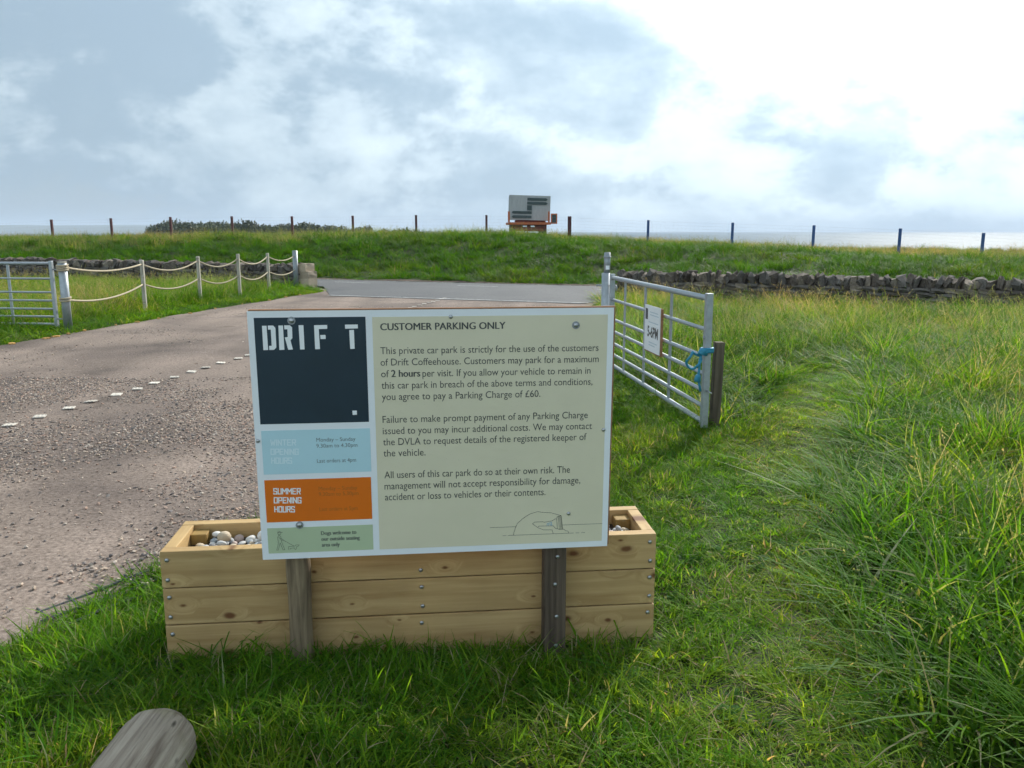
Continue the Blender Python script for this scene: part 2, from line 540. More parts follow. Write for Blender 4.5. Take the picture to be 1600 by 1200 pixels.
M['trailer_dark'] = simple('dark_green_boards', (0.07, 0.10, 0.10), 0.8, 0, 0.3, 9)
M['trailer_orange'] = simple('faded_orange_paint', (0.52, 0.13, 0.035), 0.6, 0, 0.3, 9)
M['trailer_red'] = simple('rusty_red_paint', (0.20, 0.045, 0.03), 0.7, 0, 0.4, 9)
M['tyre'] = simple('tyre_rubber', (0.025, 0.024, 0.024), 0.8, 0, 0.2, 10)
M['plate'] = simple('white_plastic_plate', (0.66, 0.62, 0.55), 0.7, 0, 0, 30, 0.3, col2=(0.36, 0.31, 0.26), per_object=0.2)
M['ochre'] = simple('orange_stone', (0.55, 0.30, 0.08), 0.85, 0, 0, 20, 0.4, col2=(0.42, 0.24, 0.08), per_object=0.25)
M['geogrid'] = simple('black_plastic_mesh', (0.06, 0.065, 0.075), 0.6, 0, 0.4, 30)
M['paint'] = simple('worn_road_paint', (0.62, 0.62, 0.60), 0.8, 0, 0, 9, col2=(0.22, 0.22, 0.22))
M['leaf'] = leaf_mat('grass_blades')
M['treeleaf'] = simple('dark_tree_leaves', (0.10, 0.115, 0.055), 0.7, 0, 0, 0.25, col2=(0.07, 0.085, 0.04), per_object=0.3)
M['bark'] = simple('bark', (0.09, 0.07, 0.05), 0.9, 0, 0.4, 3)
M['hill'] = ramp_mat('far_hill', [(0.3, (0.06, 0.08, 0.05)), (0.7, (0.11, 0.12, 0.07))], 0.004, bump=0)
M['soil'] = ramp_mat('soil', [(0.3, (0.03, 0.022, 0.016)), (0.7, (0.07, 0.05, 0.035))], 30)
M['ground'] = ramp_mat('turf_soil', [(0.32, (0.022, 0.034, 0.010)), (0.5, (0.045, 0.06, 0.018)), (0.68, (0.06, 0.07, 0.024))], 5.0, scale2=0.35, cols2=(0.8, 0.9, 0.7))
M['asphalt'] = ramp_mat('asphalt', [(0.3, (0.062, 0.064, 0.068)), (0.7, (0.105, 0.105, 0.106))], 14.0, rough=0.8, bump=0.25, dist=0.005, scale2=0.5, cols2=(0.8, 0.81, 0.84), spec=0.35)
M['track'] = ramp_mat('gravel_dust', [(0.28, (0.06, 0.05, 0.044)), (0.42, (0.19, 0.145, 0.118)), (0.58, (0.265, 0.208, 0.172)), (0.75, (0.37, 0.305, 0.255))], 42.0, detail=10, bump=0.7, dist=0.012, scale2=0.55, cols2=(0.62, 0.62, 0.64))

def wheel_ruts(m):
    # packed wheel lines along the track and darker damp hollows
    nt = m.node_tree; N, L = nt.nodes.new, nt.links.new
    b = nt.nodes['Principled BSDF']; src = b.inputs['Base Color'].links[0].from_socket
    tc = N('ShaderNodeTexCoord')
    mp = N('ShaderNodeMapping'); mp.inputs['Rotation'].default_value = (0, 0, R(11)); mp.inputs['Scale'].default_value = (1.1, 0.10, 1)
    L(tc.outputs['Object'], mp.inputs[0])
    n = N('ShaderNodeTexNoise'); n.inputs['Scale'].default_value = 1.0; n.inputs['Detail'].default_value = 5; L(mp.outputs[0], n.inputs['Vector'])
    mr = N('ShaderNodeMapRange'); mr.inputs[1].default_value = 0.35; mr.inputs[2].default_value = 0.65; mr.inputs[3].default_value = 0.74; mr.inputs[4].default_value = 1.18
    L(n.outputs[0], mr.inputs[0])
    n2 = N('ShaderNodeTexNoise'); n2.inputs['Scale'].default_value = 1.1; n2.inputs['Detail'].default_value = 6; n2.inputs['Roughness'].default_value = 0.65; L(tc.outputs['Object'], n2.inputs['Vector'])
    m2 = N('ShaderNodeMapRange'); m2.inputs[1].default_value = 0.60; m2.inputs[2].default_value = 0.68; m2.inputs[3].default_value = 1.0; m2.inputs[4].default_value = 0.68
    L(n2.outputs[0], m2.inputs[0])
    mu = N('ShaderNodeMath'); mu.operation = 'MULTIPLY'; L(mr.outputs[0], mu.inputs[0]); L(m2.outputs[0], mu.inputs[1])
    hs = N('ShaderNodeHueSaturation'); L(src, hs.inputs['Color']); L(mu.outputs[0], hs.inputs['Value'])
    L(hs.outputs[0], b.inputs['Base Color'])


wheel_ruts(M['track'])

# ------------------------------------------------------------------ layout functions (metres, camera over the origin looking along +Y)
TR_Y = [-6, 1.0, 1.5, 2.93, 3.72, 5.0, 7.0, 9.0, 12.0, 17.0, 18.4, 19.2, 20.2, 21.0]
TR_X = [-4.2, -2.75, -2.5, -2.0, -1.70, -1.20, -0.25, 0.65, 1.15, 1.55, 1.8, 2.2, 2.6, 2.8]
TL_Y = [-6, 8.0, 9.5, 11.62, 12.96, 15.39, 18.75, 21.2, 22.4, 23.6]
TL_X = [-20, -12.0, -8.6, -7.27, -6.97, -6.58, -5.81, -5.3, -5.0, -5.6]


def track_r(y): return np.interp(y, TR_Y, TR_X)
def track_l(y): return np.interp(y, TL_Y, TL_X)
def road_near(x): return 21.6 - 0.47 * np.asarray(x, float)
def road_far(x): return 25.25 - 0.387 * np.asarray(x, float)
def fence_y(x): return 40.0 - 0.15 * np.asarray(x, float)


def edge_noise(y, s): return 0.16 * (fbm(np.asarray(y) * 1.7 + s, np.asarray(y) * 0 + s, 3) - 0.5)


def track_sd(x, y):
    """>0 inside the gravel track, in metres from its nearest edge"""
    x = np.asarray(x, float); y = np.asarray(y, float)
    a = track_r(y) + edge_noise(y, 3.3) - x
    b = x - track_l(y) - edge_noise(y, 9.1)
    return np.minimum(np.minimum(a, b), 24 - y)


def road_sd(x, y):
    return np.minimum(np.asarray(y) - road_near(x), road_far(x) - np.asarray(y))


ZC_X = [-60, -30, -10, -2, 1.5, 4, 8, 12, 17, 25, 60]
ZC_Z = [1.0, 1.10, 1.22, 1.26, 1.20, 1.05, 0.80, 0.62, 0.40, 0.3, 0.3]
BK_X = [-60, 0, 4, 10, 20, 40]
BK_Z = [0, 0, 0.05, 0.22, 0.28, 0.3]


def H(x, y):
    x = np.asarray(x, float); y = np.asarray(y, float)
    bumps = 0.05 * (fbm(x * 0.9, y * 0.9, 3) - 0.5) + 0.10 * (fbm(x * 0.3 + 9, y * 0.3, 2) - 0.5) * sstep(3.2, 7, np.hypot(x, y))
    s = y - road_far(x)
    bank = np.interp(x, ZC_X, ZC_Z) * sstep(0.2, 10.5, s)
    bank = bank + 0.28 * (fbm(x * 0.35, y * 0.35, 3) - 0.5) * sstep(0.5, 3, s) * (1 - sstep(12, 16, s))
    df = y - fence_y(x)
    bank = bank + np.interp(x, BK_X, BK_Z) * sstep(0, 7, df)
    fall = -0.03 * np.clip(df - 7, 0, 130) - 20 * sstep(500, 900, y) - 14 * sstep(45, 110, df) * sstep(-0.16, -0.06, x / np.maximum(y, 1.0))
    damp = 1 - np.maximum(sstep(-0.5, 0.3, track_sd(x, y)), sstep(-0.4, 0.3, road_sd(x, y)))
    # trodden path is a shallow groove
    return bumps * damp + bank + fall - 0.035 * (1 - damp)


PATH = np.array([(0.75, 1.0), (0.95, 2.6), (1.10, 3.6), (1.35, 4.6), (2.10, 6.0), (3.05, 7.9), (3.65, 9.4)])


def path_d(x, y):
    x = np.asarray(x, float); y = np.asarray(y, float)
    best = np.full(x.shape, 99.0)
    for (a, b) in zip(PATH[:-1], PATH[1:]):
        d = b - a
        t = np.clip(((x - a[0]) * d[0] + (y - a[1]) * d[1]) / (d @ d), 0, 1)
        best = np.minimum(best, np.hypot(x - a[0] - t * d[0], y - a[1] - t * d[1]))
    return best


# ------------------------------------------------------------------ ground sheet
def axis_(segs):
    out = []
    for a, b, st in segs:
        out += list(np.arange(a, b, st))
    out.append(segs[-1][1])
    return np.array(out)


def grid_mesh(name, xs, ys, zf, mat):
    X, Y = np.meshgrid(xs, ys)
    Z = zf(X, Y)
    nx, ny = len(xs), len(ys)
    v = np.stack([X.ravel(), Y.ravel(), Z.ravel()], 1)
    i = np.arange(nx * ny).reshape(ny, nx)
    f = np.stack([i[:-1, :-1].ravel(), i[:-1, 1:].ravel(), i[1:, 1:].ravel(), i[1:, :-1].ravel()], 1)
    me = bpy.data.meshes.new(name)
    me.from_pydata(v.tolist(), [], f.tolist())
    me.polygons.foreach_set('use_smooth', [True] * len(me.polygons))
    me.materials.append(mat)
    return link_mesh(name, me)


gx = axis_([(-9000, -1000, 1000), (-1000, -200, 100), (-200, -60, 10), (-60, -20, 1.0), (-20, 20, 0.22), (20, 60, 1.0), (60, 200, 10), (200, 1000, 100), (1000, 9000, 1000)])
gy = axis_([(-300, -20, 20), (-20, -4, 1), (-4, 46, 0.22), (46, 80, 1.0), (80, 240, 8), (240, 1000, 40), (1000, 9000, 500)])
ground = grid_mesh('ground', gx, gy, H, M['ground'])
tag(ground, 'grassy field and bank running out to the skyline', 'ground', kind='structure')

sm, snt, sb0 = new_mat('sea_water')
sb0.inputs['Base Color'].default_value = (0.10, 0.14, 0.17, 1)
sb0.inputs['Roughness'].default_value = 0.5
sb0.inputs['Specular IOR Level'].default_value = 0.02
stc = snt.nodes.new('ShaderNodeTexCoord'); smp = snt.nodes.new('ShaderNodeMapping'); smp.inputs['Scale'].default_value = (0.10, 0.35, 1)
sno = snt.nodes.new('ShaderNodeTexNoise'); sno.inputs['Scale'].default_value = 1.0; sno.inputs['Detail'].default_value = 5
sbp = snt.nodes.new('ShaderNodeBump'); sbp.inputs['Strength'].default_value = 1.0; sbp.inputs['Distance'].default_value = 0.8
snt.links.new(stc.outputs['Object'], smp.inputs[0]); snt.links.new(smp.outputs[0], sno.inputs['Vector'])
snt.links.new(sno.outputs[0], sbp.inputs['Height']); snt.links.new(sbp.outputs[0], sb0.inputs['Normal'])
sea = grid_mesh('sea', axis_([(-9000, 9000, 1500)]), axis_([(60, 9060, 1500)]), lambda X, Y: X * 0 - 9.0, sm)
tag(sea, 'flat grey sea beyond the fields', 'sea', kind='structure')
# gravel track: strips across, following its ragged edges
ty = axis_([(-5, 2, 0.5), (2, 14, 0.12), (14, 23.3, 0.25)])
NU = 60
tv, tf = [], []
for j, y in enumerate(ty):
    xl = float(track_l(y) + edge_noise(y, 9.1)); xr = float(track_r(y) + edge_noise(y, 3.3))
    for k in range(NU + 1):
        x = xl + (xr - xl) * k / NU
        e = min(k, NU - k) / NU
        tv.append((x, y, 0.004 + 0.022 * (float(fbm(x * 0.7, y * 0.7, 3)) - 0.5) * min(1, e * 8)))
for j in range(len(ty) - 1):
    for k in range(NU):
        a = j * (NU + 1) + k
        tf.append((a, a + 1, a + NU + 2, a + NU + 1))
me = bpy.data.meshes.new('gravel_track'); me.from_pydata(tv, [], tf); me.materials.append(M['track'])
me.polygons.foreach_set('use_smooth', [True] * len(me.polygons))
track = link_mesh('gravel_track', me)
tag(track, 'dusty pinkish grey gravel track leading to the road', 'track', kind='structure')

# tarmac road with the mouth of the track
rv, rf = [], []
rx = np.arange(-60, 45.1, 0.5)
for x in rx:
    n_, f_ = float(road_near(x)), float(road_far(x))
    # bell mouth where the track joins
    mouth = 0.0
    if -5.4 < x < 2.6:
        line = 18.95 - 0.366 * x
        w = float(sstep(-5.4, -4.6, x) * (1 - sstep(1.7, 2.6, x)))
        n_ = n_ * (1 - w) + min(n_, line - 0.05) * w
    for k in range(9):
        t = k / 8
        rv.append((x, n_ + (f_ - n_) * t, 0.014 + 0.05 * math.sin(t * math.pi) * 0.6))
for i in range(len(rx) - 1):
    for k in range(8):
        a = i * 9 + k
        rf.append((a, a + 9, a + 10, a + 1))
me = bpy.data.meshes.new('road'); me.from_pydata(rv, [], rf); me.materials.append(M['asphalt'])
me.polygons.foreach_set('use_smooth', [True] * len(me.polygons))
road = link_mesh('road', me)
tag(road, 'grey tarmac lane below the grass bank', 'road', kind='structure')


# bare earth where the bank meets the tarmac
V, F = [], []
dx_ = np.arange(-20, 24.1, 0.25)
for x in dx_:
    for k, o_ in enumerate((-0.08, 0.15, 0.38 + 0.16 * float(vnoise(x * 1.3, 2.0)))):
        yy = float(road_far(x)) + o_
        V.append((x, yy, max(float(H(x, yy)), 0.0) + 0.03 - 0.004 * k))
for i in range(len(dx_) - 1):
    for k in range(2):
        F.append((i * 3 + k, i * 3 + k + 3, i * 3 + k + 4, i * 3 + k + 1))
M['earth'] = ramp_mat('bare_earth', [(0.3, (0.06, 0.042, 0.032)), (0.7, (0.15, 0.11, 0.085))], 9)
dirt = MB().add(V, F).build('earth_verge', M['earth'])
tag(dirt, 'narrow strip of bare brown earth along the road edge', 'earth', kind='structure')


def road_z(x, y):
    n_, f_ = float(road_near(x)), float(road_far(x))
    if -5.4 < x < 2.6:
        w = float(sstep(-5.4, -4.6, x) * (1 - sstep(1.7, 2.6, x)))
        n_ = n_ * (1 - w) + min(n_, 18.9 - 0.366 * x) * w
    t = min(max((y - n_) / (f_ - n_), 0), 1)
    return 0.014 + 0.03 * math.sin(t * math.pi)


def stripe(pts, w, name='painted_line'):
    mb = MB()
    v = []
    for (x, y) in pts:
        for s_ in (-w / 2, w / 2):
            v.append((x, y + s_, road_z(x, y + s_) + 0.006))
    mb.add(v, [(2 * i, 2 * i + 2, 2 * i + 3, 2 * i + 1) for i in range(len(pts) - 1)])
    return mb.build(name, M['paint'], road)


stripe([(x, 19.05 - 0.366 * x) for x in np.arange(-4.6, 1.75, 0.3)], 0.075)
stripe([(x, float(road_far(x)) - 0.18) for x in np.arange(-14, 20, 0.5)], 0.06)
for x0 in (-5.5, -1.6, 2.3):
    stripe([(x, 0.5 * float(road_near(x) + road_far(x))) for x in np.arange(x0, x0 + 1.5, 0.3)], 0.08)


# ------------------------------------------------------------------ grass: tufts of real blades, set out by points
proto = {}


def blade(V, F, COL, base, h, w, ang, lean, droop, col, tipcol, seg=4):
    """one tapered ribbon that leans towards ang and droops"""
    dx, dy = math.cos(ang), math.sin(ang)
    px, py = -dy, dx
    n0 = len(V)
    for i in range(seg + 1):
        t = i / seg
        out = h * (lean * t + droop * t * t)
        up = h * (t - 0.42 * droop * t * t - 0.12 * lean * t * t)
        ww = w * (1 - t) ** 0.65 * 0.5 if i < seg else 0
        c = tuple(col[k] * (1 - t) + tipcol[k] * t for k in range(3))
        if i < seg:
            V.append((base[0] + dx * out - px * ww, base[1] + dy * out - py * ww, up)); COL.append(c)
            V.append((base[0] + dx * out + px * ww, base[1] + dy * out + py * ww, up)); COL.append(c)
        else:
            V.append((base[0] + dx * out, base[1] + dy * out, up)); COL.append(c)
    for i in range(seg - 1):
        a = n0 + 2 * i
        F.append((a, a + 1, a + 3, a + 2))
    a = n0 + 2 * (seg - 1)
    F.append((a, a + 1, a + 2))


def finish_tuft(name, V, F, COL, coll):
    me = bpy.data.meshes.new(name)
    me.from_pydata(V, [], F)
    at = me.color_attributes.new('col', 'FLOAT_COLOR', 'POINT')
    at.data.foreach_set('color', np.c_[np.array(COL), np.ones(len(COL))].ravel())
    me.materials.append(M['leaf'])
    o = bpy.data.objects.new(name, me)
    coll.objects.link(o)


GREENS = [(0.058, 0.132, 0.008), (0.078, 0.155, 0.009), (0.044, 0.108, 0.010), (0.100, 0.165, 0.012), (0.058, 0.118, 0.014)]
STRAW = [(0.19, 0.175, 0.095), (0.235, 0.215, 0.13), (0.17, 0.145, 0.08)]


def tufts(kind, count, nb, rad, hmin, hmax, w, straw=0.08, stalks=0, radial=0.0, lean=(0.1, 0.7), droop=(0.1, 0.9), bias=0.0, seg=4, head=True):
    coll = bpy.data.collections.new('tuft_' + kind)
    for q in range(count):
        V, F, COL = [], [], []
        for b in range(nb):
            r = rad * math.sqrt(random.random()); a = random.uniform(0, 2 * math.pi)
            base = (r * math.cos(a), r * math.sin(a))
            ang = random.uniform(0, 2 * math.pi)
            if random.random() < bias:
                ang = random.gauss(0, 0.7)
            h = random.uniform(hmin, hmax)
            if random.random() < radial:
                ang = a + random.gauss(0, 0.5)
                h *= 1.15 - 0.4 * r / rad
            if random.random() < straw:
                c = random.choice(STRAW); tc_ = c
            else:
                c = random.choice(GREENS)
                k = random.uniform(0.75, 1.25)
                c = tuple(v * k for v in c)
                tc_ = c if random.random() < 0.7 else (c[0] * 1.7, c[1] * 1.35, c[2] * 1.5)
            blade(V, F, COL, base, h, w * random.uniform(0.6, 1.3), ang, random.uniform(*lean), random.uniform(*droop), c, tc_, seg)
        for b in range(stalks):
            r = rad * math.sqrt(random.random()); a = random.uniform(0, 2 * math.pi)
            base = (r * math.cos(a), r * math.sin(a))
            ang = random.gauss(0, 1.0) if random.random() < 0.6 else random.uniform(0, 2 * math.pi)
            h = hmax * random.uniform(0.95, 1.35)
            c = random.choice(STRAW)
            ln, dr = random.uniform(0.05, 0.4), random.uniform(0.1, 0.5)
            blade(V, F, COL, base, h, w * 0.55, ang, ln, dr, c, c, seg)
            if head:
                # seed head: little chaff ribbons round the upper stalk
                for k in range(6):
                    t = 0.80 + 0.18 * k / 6
                    o_ = h * (ln * t + dr * t * t); u = h * (t - 0.42 * dr * t * t - 0.12 * ln * t * t)
                    n0 = len(V)
                    a2 = random.uniform(0, 2 * math.pi); L_ = 0.045 * hmax
                    p = (base[0] + math.cos(ang) * o_, base[1] + math.sin(ang) * o_, u)
                    V += [p, (p[0] + math.cos(a2) * L_ * 0.35 + 0.1 * w, p[1] + math.sin(a2) * L_ * 0.35, p[2] + L_ * 0.5), (p[0] + math.cos(a2) * L_ * 0.15, p[1] + math.sin(a2) * L_ * 0.15, p[2] + L_ * 0.9)]
                    COL += [c] * 3
                    F.append((n0, n0 + 1, n0 + 2))
        finish_tuft('tuft_' + kind, V, F, COL, coll)
    proto[kind] = coll


tufts('lawn', 9, 44, 0.085, 0.025, 0.090, 0.0055, straw=0.13, radial=0.5, lean=(0.2, 1.0), droop=(0.2, 1.0), seg=3)
tufts('lush', 6, 40, 0.10, 0.08, 0.20, 0.0068, straw=0.05, stalks=0, radial=0.55, bias=0.2, lean=(0.1, 0.8), droop=(0.2, 1.1))
tufts('meadow', 7, 46, 0.14, 0.16, 0.42, 0.0072, straw=0.14, stalks=3, radial=0.6, bias=0.2, lean=(0.1, 0.8), droop=(0.2, 1.1))
tufts('bank', 6, 70, 0.30, 0.14, 0.40, 0.016, straw=0.03, stalks=0, radial=0.5, bias=0.2, lean=(0.1, 0.8), droop=(0.2, 1.0), seg=3)
tufts('straw', 5, 60, 0.30, 0.18, 0.42, 0.013, straw=0.45, stalks=10, bias=0.4, lean=(0.1, 0.6), droop=(0.1, 0.8), seg=3)
tufts('longgreen', 8, 48, 0.14, 0.16, 0.40, 0.0100, straw=0.05, stalks=1, radial=0.7, bias=0.15, lean=(0.05, 0.55), droop=(0.2, 1.1), seg=4)
# broad-leaved weeds
coll = bpy.data.collections.new('tuft_weed')
for q in range(4):
    V, F, COL = [], [], []
    for b in range(random.randint(7, 11)):
        ang = random.uniform(0, 2 * math.pi); dx, dy = math.cos(ang), math.sin(ang); px, py = -dy, dx
        L_ = random.uniform(0.06, 0.13); wd = L_ * random.uniform(0.16, 0.28); up = random.uniform(0.35, 0.9)
        c = random.choice([(0.045, 0.10, 0.020), (0.06, 0.12, 0.025), (0.07, 0.12, 0.03)])
        n0 = len(V)
        prof = [(0, 0.12), (0.3, 0.55), (0.6, 1.0), (0.85, 0.7), (1.0, 0.05)]
        for t, k in prof:
            z = L_ * (up * t - 0.45 * up * t * t) + 0.01
            for s_ in (-1, 0, 1):
                V.append((dx * L_ * t + px * wd * k * s_, dy * L_ * t + py * wd * k * s_, z + (0.25 * wd * k if s_ else 0)))
                COL.append(c)
        for i in range(len(prof) - 1):
            for s_ in range(2):
                a = n0 + i * 3 + s_
                F.append((a, a + 1, a + 4, a + 3))
    finish_tuft('tuft_weed', V, F, COL, coll)
proto['weed'] = coll


def gn_tree(coll):
    ng = bpy.data.node_groups.new('scatter_' + coll.name, 'GeometryNodeTree')
    ng.interface.new_socket('Geometry', in_out='INPUT', socket_type='NodeSocketGeometry')
    ng.interface.new_socket('Geometry', in_out='OUTPUT', socket_type='NodeSocketGeometry')
    N, L = ng.nodes.new, ng.links.new
    gi, go = N('NodeGroupInput'), N('NodeGroupOutput')
    ci = N('GeometryNodeCollectionInfo')
    ci.inputs['Collection'].default_value = coll
    ci.inputs['Separate Children'].default_value = True
    ci.inputs['Reset Children'].default_value = True
    iop = N('GeometryNodeInstanceOnPoints')
    iop.inputs['Pick Instance'].default_value = True

    def attr(name, dt):
        a = N('GeometryNodeInputNamedAttribute'); a.data_type = dt
        a.inputs['Name'].default_value = name
        return a.outputs['Attribute']
    L(gi.outputs[0], iop.inputs['Points'])
    L(ci.outputs[0], iop.inputs['Instance'])
    L(attr('idx', 'INT'), iop.inputs['Instance Index'])
    L(attr('rot', 'FLOAT_VECTOR'), iop.inputs['Rotation'])
    L(attr('scl', 'FLOAT_VECTOR'), iop.inputs['Scale'])
    L(iop.outputs[0], go.inputs[0])
    return ng


def scatter(name, kind, pts, rot, scl, tint, label, cat, parent=None):
    n = len(pts)
    me = bpy.data.meshes.new(name)
    me.from_pydata(pts.tolist(), [], [])
    a = me.attributes.new('rot', 'FLOAT_VECTOR', 'POINT'); a.data.foreach_set('vector', rot.astype(np.float32).ravel())
    a = me.attributes.new('scl', 'FLOAT_VECTOR', 'POINT'); a.data.foreach_set('vector', scl.astype(np.float32).ravel())
    a = me.attributes.new('tint', 'FLOAT_VECTOR', 'POINT'); a.data.foreach_set('vector', tint.astype(np.float32).ravel())
    a = me.attributes.new('idx', 'INT', 'POINT'); a.data.foreach_set('value', rng.integers(0, 64, n).astype(np.int32))
    o = link_mesh(name, me, parent)
    md = o.modifiers.new('scatter', 'NODES')
    md.node_group = gn_tree(proto[kind])
    tag(o, label, cat, kind='stuff')
    return o


# footprints where nothing grows
def in_rect(x, y, cx, cy, yaw, x0, x1, y0, y1):
    c, s_ = math.cos(yaw), math.sin(yaw)
    u = (x - cx) * c + (y - cy) * s_; v = -(x - cx) * s_ + (y - cy) * c
    return (u > x0) & (u < x1) & (v > y0) & (v < y1)


PL = dict(W=1.871, D=0.335, H=0.441, x=-0.3667, y=2.9672, a=0.1011)


def blocked(x, y, m=0.0):
    b = in_rect(x, y, PL['x'], PL['y'], PL['a'], -PL['W'] / 2 - m, PL['W'] / 2 + m, -m, PL['D'] + m)
    b |= (np.abs(x + 1.03) < 0.10 + m) & (y > 0.7) & (y < 2.26 + m)
    return b


def field(n, x0, x1, y0, y1):
    return rng.uniform(x0, x1, n), rng.uniform(y0, y1, n)


def make(name, kind, x, y, size, zsize, tint, label, cat, tilt=0.25, dirn=math.pi, spread=1.2, sink=0.0):
    n = len(x)
    z = H(x, y) - sink
    rot = np.c_[rng.normal(0, tilt, n), rng.normal(0, tilt, n), rng.normal(dirn, spread, n)]
    scl = np.c_[size, size, zsize]
    return scatter(name, kind, np.c_[x, y, z], rot, scl, tint, label, cat)


def tint_of(x, y, n, yellow, sc=0.8, dark=0.0):
    """patchy colour: green towards dry yellow"""
    p = fbm(x * sc + 40, y * sc + 7, 4)
    k = np.clip((p - 0.5) * 4 + yellow + rng.normal(0, 0.12, n), 0, 1)[:, None]
    g = np.array([0.84, 1.0, 0.95]); yl = np.array([1.42, 1.16, 1.45])
    t = g * (1 - k) + yl * k
    return t * rng.uniform(0.82, 1.18, n)[:, None] * (1.24 - dark)


# boundary between cut grass and long grass on the right (x as a function of y)
def long_edge(y): return np.interp(y, [0, 2.2, 3.0, 4.4, 5.2, 6.0, 6.6, 7.5], [1.22, 1.28, 1.42, 1.75, 2.0, 1.9, 1.75, 1.45])


def long_mask(x, y):
    """1 where the long meadow grass grows on the right"""
    e = long_edge(y) + 0.25 * (fbm(x * 1.5, y * 1.5, 3) - 0.5)
    m = (x > e)
    # beyond the gate the meadow reaches the gate line
    gate_x = np.interp(y, [6.5, 9.35, 18], [1.75, 1.35, 2.0])
    m = np.where(y > 6.6, x > gate_x, m)
    return m & (y < road_near(x) - 0.9)


# --- cut lawn near the planter and under the gate
x, y = field(19500, -3.0, 4.3, 1.5, 9.6)
keep = (track_sd(x, y) < 0.02) & ~blocked(x, y, 0.02) & ~(long_mask(x, y) & (path_d(x, y) > 0.42)) & ((y < 8) | (path_d(x, y) < 0.5))
keep &= rng.random(len(x)) < np.where(path_d(x, y) < 0.30, 0.75, 1.0)
x, y = x[keep], y[keep]
wear = np.clip(1 - path_d(x, y) / 0.75, 0, 1)
near_pl = np.exp(-((x + 0.35) / 1.1) ** 2 - ((y - 2.7) / 0.5) ** 2)
sz = rng.uniform(0.8, 1.3, len(x))
pv_ = -(x - PL['x']) * math.sin(PL['a']) + (y - PL['y']) * math.cos(PL['a'])
hug = ((pv_ > -0.16) & (pv_ < 0.05) & (np.abs(x - PL['x']) < 0.95))
zs = sz * (1 - 0.55 * wear) * (0.45 + 1.2 * fbm(x * 3.0, y * 3.0, 3) ** 1.3) * (1 + 0.4 * near_pl) * np.where(hug, 0.55, 1.0)
make('lawn_grass', 'lawn', x, y, sz, zs, tint_of(x, y, len(x), 0.24 + 0.55 * wear - 0.40 * near_pl, 1.6) * (1 + 0.25 * wear)[:, None], 'short green lawn round the planter and along the trodden path', 'grass', 0.22)
# --- lush tufts: round planter, posts, gate foot, track edge
x, y = field(16000, -3.0, 3.2, 1.5, 9.5)
e_track = -track_sd(x, y)
d_front = np.abs(in_rect(x, y, PL['x'], PL['y'], PL['a'], -1.15, 1.15, -0.75, -0.17) * 1.0)
gate_line = np.abs(x - np.interp(y, [6.5, 9.35], [1.55, 1.13]))
prob = 0.42 * d_front + 0.75 * (gate_line < 0.30) * (y > 6.2) + 0.9 * np.exp(-((x - 1.75) / 0.35) ** 2 - ((y - 6.05) / 0.45) ** 2) + 0.22 * (fbm(x * 2.5 + 5, y * 2.5, 3) > 0.58) + 0.06 * (x < -1.3)
pv2 = -(x - PL['x']) * math.sin(PL['a']) + (y - PL['y']) * math.cos(PL['a'])
keep = (e_track > 0.10) & ~blocked(x, y, 0.04) & ~((pv2 > -0.15) & (pv2 < 0.05) & (np.abs(x - PL['x']) < 0.95)) & (path_d(x, y) > 0.42) & ~(long_mask(x, y) & (np.hypot(x - 1.75, y - 6.05) > 0.6)) & (rng.random(len(x)) < prob * 0.62)
x, y = x[keep], y[keep]
sz = rng.uniform(0.6, 1.1, len(x))
make('lush_grass', 'lush', x, y, sz, sz * rng.uniform(0.4, 0.85, len(x)), tint_of(x, y, len(x), -0.10), 'longer lush tufts along the planter and gate foot', 'grass', 0.25)
# --- weeds in the shade
x, y = field(2600, -2.4, 2.0, 1.9, 6.5)
keep = (track_sd(x, y) < -0.1) & ~blocked(x, y, 0.06) & ~long_mask(x, y) & (rng.random(len(x)) < np.where(fbm(x * 1.8, y * 1.8 + 70, 2) > 0.55, 0.5, 0.04))
x, y = x[keep], y[keep]
sz = rng.uniform(0.25, 0.55, len(x))
make('broadleaf_weeds', 'weed', x, y, sz, sz, tint_of(x, y, len(x), -0.2), 'low broad weed leaves among the lawn grass', 'weeds', 0.2, spread=3)
# --- long meadow on the right, up to the stone wall
x, y = field(16000, 1.0, 17, 0.6, 21)
lm = long_mask(x, y) & (path_d(x, y) > np.interp(y, [4, 8, 9.4], [0.36, 0.34, 0.12]) + 0.12 * rng.random(len(x))) & (x < 0.80 * y + 1.6)
keep = lm & (rng.random(len(x)) < np.interp(y, [1, 6, 20], [1.0, 0.85, 0.55]))
x, y = x[keep], y[keep]
pd = np.clip((path_d(x, y) - 0.3) / 1.1, 0, 1)
far = sstep(5, 14, y)
sz = rng.uniform(0.8, 1.45, len(x))
zs = sz * (0.34 + 0.62 * pd) * (0.15 + 1.6 * fbm(x * 1.4 + 3, y * 1.4, 3)) * (1 - 0.12 * far) * np.interp(road_near(x) - y, [0.8, 2.6], [0.75, 1.0]) * (1 + 0.15 * sstep(1.5, 2.2, x - 0.15 * y) * (1 - sstep(4.5, 6.5, y)))
yl = -0.24 + 0.24 * far * (fbm(x * 0.4, y * 0.4 + 50, 2) + 0.25) - 0.25 * np.exp(-((x - 2.0) / 0.7) ** 2 - ((y - 5.9) / 0.9) ** 2)
gr = rng.random(len(x)) < np.clip(0.88 - 0.50 * far + 1.3 * (fbm(x * 0.6 + 80, y * 0.6, 3) - 0.5) + 0.6 * (1 - pd), 0.05, 1)
tt = tint_of(x, y, len(x), yl, 0.6) * (0.62 + 0.7 * fbm(x * 0.55 + 33, y * 0.55, 3))[:, None]
